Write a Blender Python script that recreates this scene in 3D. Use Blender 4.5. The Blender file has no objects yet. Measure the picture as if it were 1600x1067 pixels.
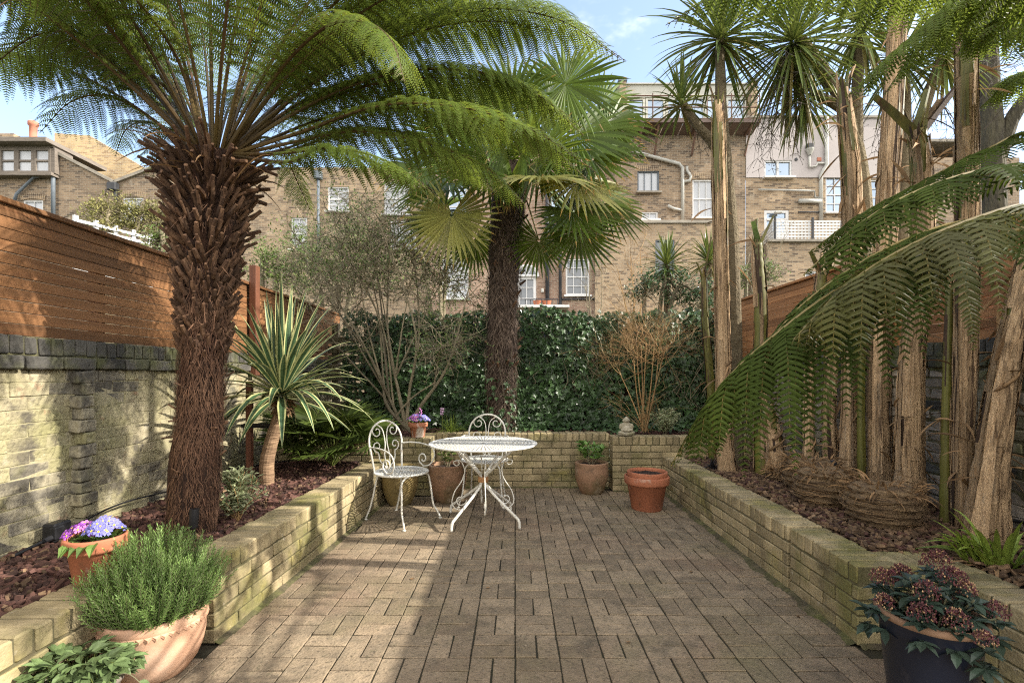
import bpy, bmesh, math, random
from mathutils import Vector, Matrix, noise as mnoise
R = math.radians
rnd = random.Random(11)
F = 777.0; CX = 805.0; HY = 585.0; CH = 1.31
scene = bpy.context.scene
col = scene.collection

def P(px, py, Y):
    """world point seen at photo pixel (px, py) at depth Y"""
    return Vector(((px - CX) / F * Y, Y, CH - (py - HY) / F * Y))

def U(a, b): return rnd.uniform(a, b)
def nrm(v):
    v = Vector(v)
    return v.normalized() if v.length > 1e-9 else Vector((0, 0, 1))

# ------------------------------------------------------------------ materials
def new_mat(name):
    m = bpy.data.materials.new(name); m.use_nodes = True
    nt = m.node_tree
    for n in list(nt.nodes): nt.nodes.remove(n)
    return m, nt

def rgba(c): return (c[0], c[1], c[2], 1.0)

def M(name, c1, c2=None, scale=6.0, stretch=(1, 1, 1), rough=.75, bump=.3, bscale=None, var=.35, layers=(), trans=0.0,
      spec=.35, metal=0.0, detail=5, bdist=.01, tcol=None, coat=0.0):
    """procedural material: two tones by noise, per-face variation, optional patch layers
    layers: (colour, scale, lo, hi, strength[, stretch])"""
    m, nt = new_mat(name); N = nt.nodes; L = nt.links
    out = N.new('ShaderNodeOutputMaterial')
    tc = N.new('ShaderNodeTexCoord')
    def mapped(st):
        if tuple(st) == (1, 1, 1): return tc.outputs['Object']
        mp = N.new('ShaderNodeMapping'); mp.inputs['Scale'].default_value = st
        L.new(tc.outputs['Object'], mp.inputs['Vector']); return mp.outputs['Vector']
    base = mapped(stretch)
    nz = N.new('ShaderNodeTexNoise'); nz.inputs['Scale'].default_value = scale; nz.inputs['Detail'].default_value = detail
    L.new(base, nz.inputs['Vector'])
    ramp = N.new('ShaderNodeMapRange'); ramp.inputs['From Min'].default_value = .32; ramp.inputs['From Max'].default_value = .68
    L.new(nz.outputs['Fac'], ramp.inputs['Value'])
    mx = N.new('ShaderNodeMix'); mx.data_type = 'RGBA'
    mx.inputs[6].default_value = rgba(c1); mx.inputs[7].default_value = rgba(c2 or c1)
    L.new(ramp.outputs['Result'], mx.inputs[0]); c = mx.outputs[2]
    if var:
        at = N.new('ShaderNodeAttribute'); at.attribute_name = 'var'
        mr = N.new('ShaderNodeMapRange'); mr.inputs['To Min'].default_value = 1 - var; mr.inputs['To Max'].default_value = 1 + var
        L.new(at.outputs['Fac'], mr.inputs['Value'])
        hs = N.new('ShaderNodeHueSaturation'); L.new(c, hs.inputs['Color']); L.new(mr.outputs['Result'], hs.inputs['Value']); c = hs.outputs['Color']
    for ly in layers:
        lc, ls, lo, hi, st = ly[:5]
        n2 = N.new('ShaderNodeTexNoise'); n2.inputs['Scale'].default_value = ls; n2.inputs['Detail'].default_value = 6; n2.inputs['Roughness'].default_value = .62
        L.new(mapped(ly[5] if len(ly) > 5 else (1, 1, 1)), n2.inputs['Vector'])
        r2 = N.new('ShaderNodeMapRange'); r2.inputs['From Min'].default_value = lo; r2.inputs['From Max'].default_value = hi
        r2.inputs['To Max'].default_value = st; r2.clamp = True
        L.new(n2.outputs['Fac'], r2.inputs['Value'])
        m2 = N.new('ShaderNodeMix'); m2.data_type = 'RGBA'; m2.inputs[7].default_value = rgba(lc)
        L.new(r2.outputs['Result'], m2.inputs[0]); L.new(c, m2.inputs[6]); c = m2.outputs[2]
    b = N.new('ShaderNodeBsdfPrincipled')
    L.new(c, b.inputs['Base Color'])
    b.inputs['Roughness'].default_value = rough; b.inputs['Specular IOR Level'].default_value = spec
    b.inputs['Metallic'].default_value = metal; b.inputs['Coat Weight'].default_value = coat
    if bump:
        n3 = N.new('ShaderNodeTexNoise'); n3.inputs['Scale'].default_value = bscale or scale * 5; n3.inputs['Detail'].default_value = 5
        L.new(base, n3.inputs['Vector'])
        bp = N.new('ShaderNodeBump'); bp.inputs['Strength'].default_value = bump; bp.inputs['Distance'].default_value = bdist
        L.new(n3.outputs['Fac'], bp.inputs['Height']); L.new(bp.outputs['Normal'], b.inputs['Normal'])
    sh = b.outputs['BSDF']
    if trans:
        t = N.new('ShaderNodeBsdfTranslucent')
        if tcol:
            tm = N.new('ShaderNodeMix'); tm.data_type = 'RGBA'; tm.inputs[0].default_value = .6; tm.inputs[7].default_value = rgba(tcol)
            L.new(c, tm.inputs[6]); L.new(tm.outputs[2], t.inputs['Color'])
        else: L.new(c, t.inputs['Color'])
        ms = N.new('ShaderNodeMixShader'); ms.inputs[0].default_value = trans
        L.new(sh, ms.inputs[1]); L.new(t.outputs[0], ms.inputs[2]); sh = ms.outputs[0]
    L.new(sh, out.inputs['Surface'])
    return m

def brick_mat(name, c1, c2, mortar, dark, bw=.24, bh=.08, wear=.4):
    """far facade brickwork: Brick Texture laid in the wall plane"""
    m, nt = new_mat(name); N = nt.nodes; L = nt.links
    out = N.new('ShaderNodeOutputMaterial'); tc = N.new('ShaderNodeTexCoord')
    sp = N.new('ShaderNodeSeparateXYZ'); L.new(tc.outputs['Object'], sp.inputs[0])
    ad = N.new('ShaderNodeMath'); ad.operation = 'ADD'; L.new(sp.outputs['X'], ad.inputs[0]); L.new(sp.outputs['Y'], ad.inputs[1])
    cb = N.new('ShaderNodeCombineXYZ'); L.new(ad.outputs[0], cb.inputs['X']); L.new(sp.outputs['Z'], cb.inputs['Y'])
    bt = N.new('ShaderNodeTexBrick'); L.new(cb.outputs[0], bt.inputs['Vector'])
    bt.inputs['Scale'].default_value = 1; bt.inputs['Brick Width'].default_value = bw; bt.inputs['Row Height'].default_value = bh
    bt.inputs['Mortar Size'].default_value = .008; bt.inputs['Bias'].default_value = -.05
    bt.inputs['Color1'].default_value = rgba(c1); bt.inputs['Color2'].default_value = rgba(c2); bt.inputs['Mortar'].default_value = rgba(mortar)
    c = bt.outputs['Color']
    def layer(c, colr, sc, lo, hi, st, vec, typ='noise'):
        n2 = N.new('ShaderNodeTexNoise'); n2.inputs['Scale'].default_value = sc; n2.inputs['Detail'].default_value = 4
        L.new(vec, n2.inputs['Vector'])
        r2 = N.new('ShaderNodeMapRange'); r2.inputs['From Min'].default_value = lo; r2.inputs['From Max'].default_value = hi; r2.inputs['To Max'].default_value = st
        L.new(n2.outputs['Fac'], r2.inputs['Value'])
        m2 = N.new('ShaderNodeMix'); m2.data_type = 'RGBA'; m2.inputs[7].default_value = rgba(colr)
        L.new(r2.outputs['Result'], m2.inputs[0]); L.new(c, m2.inputs[6]); return m2.outputs[2]
    # single dark burnt bricks: noise sampled per brick cell
    b2 = N.new('ShaderNodeTexBrick'); L.new(cb.outputs[0], b2.inputs['Vector'])
    b2.inputs['Scale'].default_value = 1; b2.inputs['Brick Width'].default_value = bw; b2.inputs['Row Height'].default_value = bh; b2.inputs['Mortar Size'].default_value = 0
    b2.inputs['Color1'].default_value = (0, 0, 0, 1); b2.inputs['Color2'].default_value = (1, 1, 1, 1)
    r9 = N.new('ShaderNodeMapRange'); r9.inputs['From Min'].default_value = .55; r9.inputs['From Max'].default_value = .95; r9.inputs['To Max'].default_value = .75
    L.new(b2.outputs['Color'], r9.inputs['Value']); m9 = N.new('ShaderNodeMix'); m9.data_type = 'RGBA'; m9.inputs[7].default_value = rgba(dark)
    L.new(r9.outputs['Result'], m9.inputs[0]); L.new(c, m9.inputs[6]); c = m9.outputs[2]
    c = layer(c, [x * 1.25 for x in c1], .5, .45, .7, wear, cb.outputs[0])
    c = layer(c, [x * .5 for x in c2], .35, .48, .70, wear, cb.outputs[0]); c = layer(c, (.10, .085, .07), 1.1, .56, .74, .55, cb.outputs[0]); c = layer(c, (.55, .47, .36), 1.9, .62, .74, .5, cb.outputs[0])
    # mortar back on top
    m3 = N.new('ShaderNodeMix'); m3.data_type = 'RGBA'; m3.inputs[7].default_value = rgba(mortar)
    L.new(bt.outputs['Fac'], m3.inputs[0]); L.new(c, m3.inputs[6])
    b = N.new('ShaderNodeBsdfPrincipled'); b.inputs['Roughness'].default_value = .9; b.inputs['Specular IOR Level'].default_value = .2
    L.new(m3.outputs[2], b.inputs['Base Color'])
    bp = N.new('ShaderNodeBump'); bp.inputs['Strength'].default_value = .6; bp.inputs['Distance'].default_value = .01; bp.invert = True
    L.new(bt.outputs['Fac'], bp.inputs['Height']); L.new(bp.outputs['Normal'], b.inputs['Normal'])
    L.new(b.outputs[0], out.inputs['Surface'])
    return m

MT = {}
MT['paver'] = M('paver', (.272, .208, .136), (.19, .149, .100), 14, rough=.9, bump=1, bscale=75, var=.23, bdist=.006,
   layers=[((.20, .12, .08), .8, .48, .7, .5), ((.15, .135, .065), 1.3, .5, .72, .6), ((.045, .040, .030), 4, .54, .74, .75), ((.09, .085, .045), 30, .56, .7, .5), ((.36, .33, .28), 16, .70, .78, .5), ((.075,.062,.05), .55, .5, .7, .35), ((.05, .04, .028), 52, .56, .66, .65), ((.36, .29, .21), 64, .60, .68, .6), ((.07, .055, .04), 24, .58, .70, .45)])
MT['joint'] = M('joint', (.026, .027, .013), (.042, .034, .022), 9, rough=.95, bump=.6, var=.1)
MT['moss'] = M('moss', (.10, .10, .035), (.075, .062, .04), 7, rough=.95, bump=.9, bscale=70, var=.2, layers=[((.16, .13, .08), 12, .55, .7, .6)])
MT['yellow_brick'] = M('yellow_brick', (.37, .30, .175), (.24, .195, .11), 7, rough=.9, bump=.8, bscale=60, var=.28, bdist=.007,
   layers=[((.12, .125, .032), 2.2, .48, .66, .75), ((.36, .30, .09), 4, .57, .72, .5), ((.06, .05, .03), 5, .55, .72, .75), ((.50, .45, .36), 22, .64, .74, .5)])
MT['mortar'] = M('mortar', (.16, .135, .08), (.085, .08, .04), 9, rough=.95, bump=.6, bscale=80, var=.1, layers=[((.09, .085, .035), 3, .5, .65, .8)])
MT['lime_brick'] = M('lime_brick', (.40, .35, .235), (.29, .26, .15), 6, rough=.95, bump=1.0, bscale=26, var=.10, bdist=.02,
   layers=[((.23, .22, .095), 1.7, .47, .66, .8), ((.27, .15, .09), 7, .60, .70, .75), ((.085, .075, .062), 2.6, .56, .62, .9), ((.50, .46, .36), 9, .60, .72, .6), ((.17, .15, .10), 5, .53, .68, .7), ((.12, .10, .075), 16, .60, .70, .7)])
MT['lime_mortar'] = M('lime_mortar', (.37, .33, .215), (.26, .24, .13), 6, rough=.95, bump=.8, bscale=40, var=.05, layers=[((.12, .10, .08), 3.0, .585, .66, .8)])
MT['dark_brick'] = M('dark_brick', (.055, .053, .047), (.10, .094, .082), 8, rough=.85, bump=1, bscale=40, var=.4,
   layers=[((.22, .20, .15), 5, .54, .66, .7), ((.12, .13, .04), 2.4, .50, .66, .75)])
MT['sooty_brick'] = M('sooty_brick', (.15, .135, .105), (.08, .073, .06), 8, rough=.9, bump=1, bscale=30, var=.35, bdist=.015, layers=[((.36, .32, .22), 6, .44, .58, .8), ((.13, .13, .05), 2.4, .55, .7, .7)])
MT['dark_mortar'] = M('dark_mortar', (.13, .125, .05), (.09, .085, .06), 8, rough=.95, bump=.8, var=.05)
MT['grey_brick'] = M('grey_brick', (.33, .28, .22), (.20, .17, .135), 6, rough=.92, bump=1.0, bscale=22, var=.3, bdist=.01,
   layers=[((.13, .14, .045), 1.6, .52, .66, .8), ((.06, .055, .048), 3.4, .58, .68, .8), ((.42, .38, .32), 8, .58, .7, .6)])
MT['cedar'] = M('cedar', (.25, .122, .052), (.15, .073, .032), 2.2, (14, .6, 14), rough=.55, bump=.15, bscale=10, var=.30,
   layers=[((.17, .062, .024), 2.5, .55, .72, .7, (30, .8, 30))])
MT['cedar_brightened'] = M('cedar_brightened', (.42, .205, .088), (.28, .128, .052), 2.2, (14, .6, 14), rough=.6, bump=.15, bscale=10, var=.3, layers=[((.20, .085, .035), 2.5, .55, .72, .6, (30, .8, 30))])  # same cedar; brightness for the shaded right fence put into the colour
MT['stained_post'] = M('stained_post', (.16, .06, .03), (.10, .04, .022), 3, (12, 12, .7), rough=.7, bump=.2, var=.1)
MT['fern_trunk'] = M('fern_trunk', (.060, .028, .016), (.018, .009, .006), 8, (5, 5, 1), rough=.95, bump=1, bscale=18, var=.3, bdist=.03)
MT['fern_fibre'] = M('fern_fibre', (.175, .098, .058), (.085, .042, .025), 5, rough=.9, bump=0, var=.6)
MT['stub'] = M('stub', (.155, .088, .048), (.05, .025, .015), 6, (6, 6, 1), rough=.8, bump=.3, var=.55)
MT['stipe'] = M('stipe', (.085, .06, .018), (.055, .028, .012), 3, rough=.5, bump=0, var=.4, trans=0)
MT['fern_leaf'] = M('fern_leaf', (.135, .19, .035), (.09, .14, .028), 3, rough=.5, bump=0, var=.4, trans=.45, tcol=(.28, .34, .045), spec=.25)
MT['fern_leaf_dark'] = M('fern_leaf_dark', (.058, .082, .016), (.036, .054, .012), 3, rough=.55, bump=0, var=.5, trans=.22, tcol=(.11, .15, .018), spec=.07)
MT['fern_leaf_old'] = M('fern_leaf_old', (.10, .095, .024), (.06, .07, .018), 3, rough=.55, bump=0, var=.4, trans=.35, tcol=(.22, .22, .04))
MT['near_stem'] = M('near_stem', (.19, .145, .045), (.13, .10, .03), 5, rough=.45, bump=.1, var=.2)
MT['palm_trunk'] = M('palm_trunk', (.085, .058, .042), (.035, .022, .016), 9, (3, 3, 1), rough=.95, bump=1, bscale=20, var=.3, bdist=.03)
MT['palm_fibre'] = M('palm_fibre', (.15, .11, .082), (.075, .052, .038), 5, rough=.9, bump=0, var=.6)
MT['palm_leaf'] = M('palm_leaf', (.10, .15, .02), (.062, .105, .018), 2, rough=.45, bump=0, var=.45, trans=.33, tcol=(.26, .30, .03), spec=.25)
MT['palm_leaf_yellow'] = M('palm_leaf_yellow', (.36, .34, .09), (.25, .26, .07), 2, rough=.4, bump=0, var=.3, trans=.35, tcol=(.42, .38, .06), spec=.5)
MT['palm_tip'] = M('palm_tip', (.38, .23, .05), (.22, .16, .05), 3, rough=.5, bump=0, var=.4, trans=.3)
MT['petiole'] = M('petiole', (.13, .17, .04), (.10, .11, .03), 3, rough=.5, bump=0, var=.2)
MT['yucca_green'] = M('yucca_green', (.055, .105, .045), (.04, .085, .04), 3, rough=.38, bump=0, var=.3, trans=.15, spec=.5)
MT['yucca_cream'] = M('yucca_cream', (.55, .53, .25), (.42, .44, .2), 3, rough=.4, bump=0, var=.2, trans=.2)
MT['yucca_bark'] = M('yucca_bark', (.26, .17, .10), (.16, .10, .06), 5, (1, 1, 7), rough=.85, bump=.8, bscale=9, var=.2, bdist=.02)
MT['dead_leaf'] = M('dead_leaf', (.30, .19, .095), (.17, .10, .05), 4, rough=.8, bump=0, var=.5, trans=.15)
MT['cord_leaf'] = M('cord_leaf', (.135, .175, .042), (.08, .12, .032), 2, rough=.36, bump=0, var=.45, trans=.25, tcol=(.20, .22, .04), spec=.5)
MT['cord_old'] = M('cord_old', (.24, .19, .055), (.13, .12, .035), 2, rough=.5, bump=0, var=.4, trans=.25)
MT['cord_bark'] = M('cord_bark', (.20, .16, .095), (.12, .095, .055), 18, rough=.9, bump=1, bscale=60, var=.2, bdist=.02)
MT['banana_dry'] = M('banana_dry', (.56, .39, .225), (.34, .225, .125), 2.0, (34, 34, 1.3), rough=.85, bump=.9, bscale=9, var=.42, bdist=.02,
   layers=[((.085, .05, .03), 2.2, .56, .68, .85, (9, 9, .6)), ((.56, .46, .33), 2.4, .58, .72, .6, (20, 20, .7)), ((.13, .095, .065), 1.6, .55, .70, .7), ((.05,.03,.018), 9, .66, .74, .8, (1,1,.5))])
MT['banana_green'] = M('banana_green', (.135, .13, .026), (.075, .07, .02), 2, (9, 9, .7), rough=.5, bump=.2, var=.25,
   layers=[((.06, .028, .015), 3, .57, .66, .9, (5, 5, 1)), ((.28, .18, .05), 2, .55, .7, .6, (8, 8, .6))])
MT['banana_dark'] = M('banana_dark', (.06, .035, .02), (.03, .018, .012), 3, (10, 10, .7), rough=.8, bump=.5, var=.3)
MT['banana_leaf'] = M('banana_leaf', (.16, .22, .05), (.10, .17, .04), 3, rough=.5, bump=0, var=.3, trans=.3)
MT['ivy'] = M('ivy', (.054, .104, .034), (.036, .072, .025), 2, rough=.40, bump=0, var=.55, trans=.14, spec=.45)
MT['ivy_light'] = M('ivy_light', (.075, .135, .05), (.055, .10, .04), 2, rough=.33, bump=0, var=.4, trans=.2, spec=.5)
MT['twig'] = M('twig', (.27, .23, .15), (.17, .145, .095), 6, rough=.85, bump=0, var=.35)
MT['twig_dark'] = M('twig_dark', (.075, .06, .045), (.05, .04, .03), 6, rough=.85, bump=0, var=.3)
MT['orange_twig'] = M('orange_twig', (.42, .28, .13), (.27, .15, .06), 5, rough=.6, bump=0, var=.35)
MT['small_leaf'] = M('small_leaf', (.13, .18, .04), (.085, .13, .035), 3, rough=.45, bump=0, var=.5, trans=.3)
MT['hedge_leaf'] = M('hedge_leaf', (.24, .22, .075), (.16, .16, .05), 3, rough=.6, bump=0, var=.5, trans=.3)
MT['bright_leaf'] = M('bright_leaf', (.15, .26, .055), (.10, .20, .045), 3, rough=.4, bump=0, var=.35, trans=.3, spec=.5)
MT['strap_leaf'] = M('strap_leaf', (.24, .31, .05), (.15, .23, .04), 3, rough=.38, bump=0, var=.35, trans=.25, spec=.5)
MT['rosemary'] = M('rosemary', (.19, .29, .075), (.12, .20, .055), 8, rough=.45, bump=0, var=.5, trans=.2)
MT['rosemary_stem'] = M('rosemary_stem', (.21, .20, .12), (.15, .15, .08), 8, rough=.7, bump=0, var=.3)
MT['vari_leaf'] = M('vari_leaf', (.42, .42, .26), (.17, .23, .09), 25, rough=.5, bump=0, var=.35, trans=.2)
MT['white_petal'] = M('white_petal', (.75, .76, .70), (.6, .64, .52), 12, rough=.6, bump=0, var=.2, trans=.2)
MT['pink_petal'] = M('pink_petal', (.60, .42, .55), (.5, .36, .5), 12, rough=.6, bump=0, var=.2, trans=.2)
MT['blue_petal'] = M('blue_petal', (.27, .27, .72), (.20, .20, .60), 12, rough=.6, bump=0, var=.25, trans=.2)
MT['purple_petal'] = M('purple_petal', (.33, .09, .42), (.24, .06, .38), 12, rough=.6, bump=0, var=.4, trans=.2)
MT['magenta_petal'] = M('magenta_petal', (.50, .13, .44), (.6, .3, .55), 12, rough=.6, bump=0, var=.3, trans=.2)
MT['yellow_eye'] = M('yellow_eye', (.78, .55, .04), None, 5, rough=.6, bump=0, var=.1)
MT['primula_leaf'] = M('primula_leaf', (.12, .19, .04), (.08, .14, .03), 20, rough=.6, bump=.5, bscale=60, var=.3, trans=.2)
MT['skimmia_leaf'] = M('skimmia_leaf', (.045, .07, .048), (.032, .052, .038), 4, rough=.36, bump=0, var=.4, trans=.06, spec=.5)
MT['skimmia_red'] = M('skimmia_red', (.105, .026, .03), (.06, .016, .02), 30, rough=.55, bump=0, var=.5)
MT['skimmia_cream'] = M('skimmia_cream', (.44, .30, .15), (.30, .15, .08), 30, rough=.55, bump=0, var=.4)
MT['terracotta'] = M('terracotta', (.40, .145, .075), (.32, .115, .06), 5, rough=.8, bump=.15, bscale=50, var=.05,
   layers=[((.20, .075, .042), 4, .52, .70, .7), ((.58, .45, .36), 6, .60, .72, .7), ((.16, .09, .05), 14, .60, .70, .5)])
MT['terracotta_salty'] = M('terracotta_salty', (.42, .17, .09), (.34, .13, .07), 5, rough=.85, bump=.2, bscale=50, var=.05,
   layers=[((.68, .62, .54), 7, .52, .60, .85, (1, 1, .7))])
MT['terracotta_pale'] = M('terracotta_pale', (.62, .38, .25), (.55, .32, .20), 3, rough=.85, bump=.12, bscale=60, var=.03,
   layers=[((.72, .56, .43), 3.0, .5, .7, .7), ((.45, .25, .15), 8, .62, .74, .4)])
MT['mossy_pot'] = MT['green_pot'] = M('green_pot', (.30, .22, .09), (.19, .145, .06), 5, rough=.5, bump=.3, bscale=30, var=.05, layers=[((.30, .24, .15), 4, .56, .70, .7), ((.05, .05, .02), 6, .55, .7, .6)])
MT['strawberry_leaf'] = M('strawberry_leaf', (.115, .165, .06), (.08, .12, .045), 30, rough=.55, bump=.5, bscale=60, var=.45, trans=.15)
MT['mossy_pot'] = M('mossy_pot', (.30, .175, .105), (.22, .125, .075), 4, rough=.8, bump=.3, bscale=30, var=.05,
   layers=[((.11, .095, .04), 3.0, .46, .62, .8), ((.42, .33, .24), 5, .57, .70, .7), ((.08, .055, .035), 7, .58, .7, .7)])
MT['grey_pot'] = M('grey_pot', (.30, .26, .22), (.18, .15, .13), 4, rough=.85, bump=.4, var=.05, layers=[((.42, .39, .35), 8, .55, .7, .7)])
MT['blue_glaze'] = M('blue_glaze', (.014, .017, .030), (.010, .012, .020), 5, rough=.32, bump=.1, var=.05, spec=.45,
   layers=[((.05, .045, .05), 12, .6, .75, .6)])
MT['rim_clay'] = M('rim_clay', (.30, .18, .11), (.20, .12, .075), 9, rough=.75, bump=.2, var=.05)
MT['white_metal'] = M('white_metal', (.74, .73, .67), (.68, .66, .58), 6, rough=.42, bump=.12, bscale=80, var=.04, spec=.45,
   layers=[((.42, .26, .11), 11, .60, .70, .75), ((.55, .52, .44), 5, .5, .65, .6)])
MT['white_sheet'] = M('white_sheet', (.76, .75, .70), (.68, .67, .60), 5, rough=.45, bump=.12, bscale=80, var=.05,
   layers=[((.42, .25, .10), 3.2, .60, .75, .65), ((.50, .36, .18), 14, .66, .74, .7)])
MT['rust'] = M('rust', (.33, .14, .05), (.50, .32, .16), 22, rough=.8, bump=.3, var=.1)
MT['soil'] = M('soil', (.045, .030, .022), (.025, .017, .013), 12, rough=1, bump=1, bscale=50, var=.1, bdist=.03)
MT['mulch'] = M('mulch', (.105, .050, .037), (.05, .025, .020), 14, rough=.85, bump=.4, bscale=60, var=.6)
MT['debris'] = M('debris', (.20, .13, .075), (.09, .055, .033), 14, rough=.9, bump=.3, var=.6)
MT['stump'] = M('stump', (.27, .185, .10), (.10, .065, .038), 5, (2, 2, 14), rough=.95, bump=1, bscale=12, var=.3, bdist=.03)
MT['stone'] = M('stone', (.42, .38, .29), (.30, .27, .19), 14, rough=.9, bump=.6, bscale=60, var=.0, layers=[((.20, .19, .10), 10, .52, .66, .8)])
MT['black_plastic'] = M('black_plastic', (.014, .014, .016), (.022, .022, .024), 20, rough=.38, bump=.05, var=.1)
MT['stock_warm'] = brick_mat('stock_warm', (.37, .275, .178), (.255, .178, .117), (.32, .28, .21), (.075, .058, .048))
MT['stock_dark'] = brick_mat('stock_dark', (.28, .205, .135), (.18, .13, .09), (.31, .27, .21), (.07, .058, .048))
MT['stock_pink'] = brick_mat('stock_pink', (.33, .225, .165), (.245, .145, .10), (.34, .30, .24), (.16, .10, .075))
MT['stock_yellow'] = brick_mat('stock_yellow', (.56, .42, .23), (.48, .33, .18), (.52, .45, .32), (.28, .19, .12))
MT['render_pink'] = M('render_pink', (.44, .405, .395), (.40, .365, .355), 1.2, rough=.9, bump=.1, var=0, layers=[((.42, .37, .35), .8, .58, .75, .4, (3, 3, .4))])
MT['white_paint'] = M('white_paint', (.62, .62, .61), (.55, .55, .54), 3, rough=.5, bump=.05, var=.03)
MT['cream_paint'] = M('cream_paint', (.46, .46, .40), (.41, .41, .36), 2, rough=.6, bump=.05, var=.03)
MT['pale_blind'] = M('pale_blind', (.42, .44, .46), (.36, .38, .41), .8, rough=.25, bump=0, var=.05, spec=.8)
MT['glass'] = M('glass', (.30, .36, .43), (.24, .30, .37), .8, rough=.04, bump=0, var=.1, metal=.75)
MT['dark_glass'] = M('dark_glass', (.09, .10, .11), (.15, .16, .17), 1.5, rough=.05, bump=0, var=.2, spec=.8, metal=.2)
MT['grey_timber'] = M('grey_timber', (.20, .17, .14), (.13, .11, .09), 3, (1, 1, 8), rough=.8, bump=.3, var=.2)
MT['pipe_grey'] = M('pipe_grey', (.40, .40, .37), (.33, .33, .30), 4, rough=.5, bump=.05, var=.05)
MT['pipe_black'] = M('pipe_black', (.022, .024, .028), (.04, .042, .046), 4, rough=.5, bump=.05, var=.05)
MT['pipe_blue'] = M('pipe_blue', (.13, .155, .18), (.10, .12, .14), 4, rough=.5, bump=.05, var=.05)
MT['rust_rail'] = M('rust_rail', (.15, .085, .06), (.10, .06, .045), 8, rough=.8, bump=.2, var=.1)
MT['canopy'] = M('canopy', (.09, .062, .052), (.15, .11, .095), 2.5, rough=.8, bump=.3, var=.2)
MT['coping'] = M('coping', (.30, .27, .22), (.20, .18, .15), 4, rough=.9, bump=.3, var=.1)
MT['fence_old'] = M('fence_old', (.15, .125, .085), (.10, .085, .055), 3, (8, 8, .6), rough=.9, bump=.4, var=.3, layers=[((.10, .12, .04), 2, .55, .7, .6)])
MT['bark_tree'] = M('bark_tree', (.085, .075, .045), (.04, .034, .024), 5, (3, 3, .8), rough=.9, bump=1, bscale=12, var=.1, bdist=.05)
MT['ground'] = M('ground', (.07, .065, .04), (.05, .06, .03), 2, rough=1, bump=.5, var=0)
MT['chimney'] = M('chimney', (.42, .18, .12), (.35, .14, .09), 3, rough=.9, bump=.2, var=.1)

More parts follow.
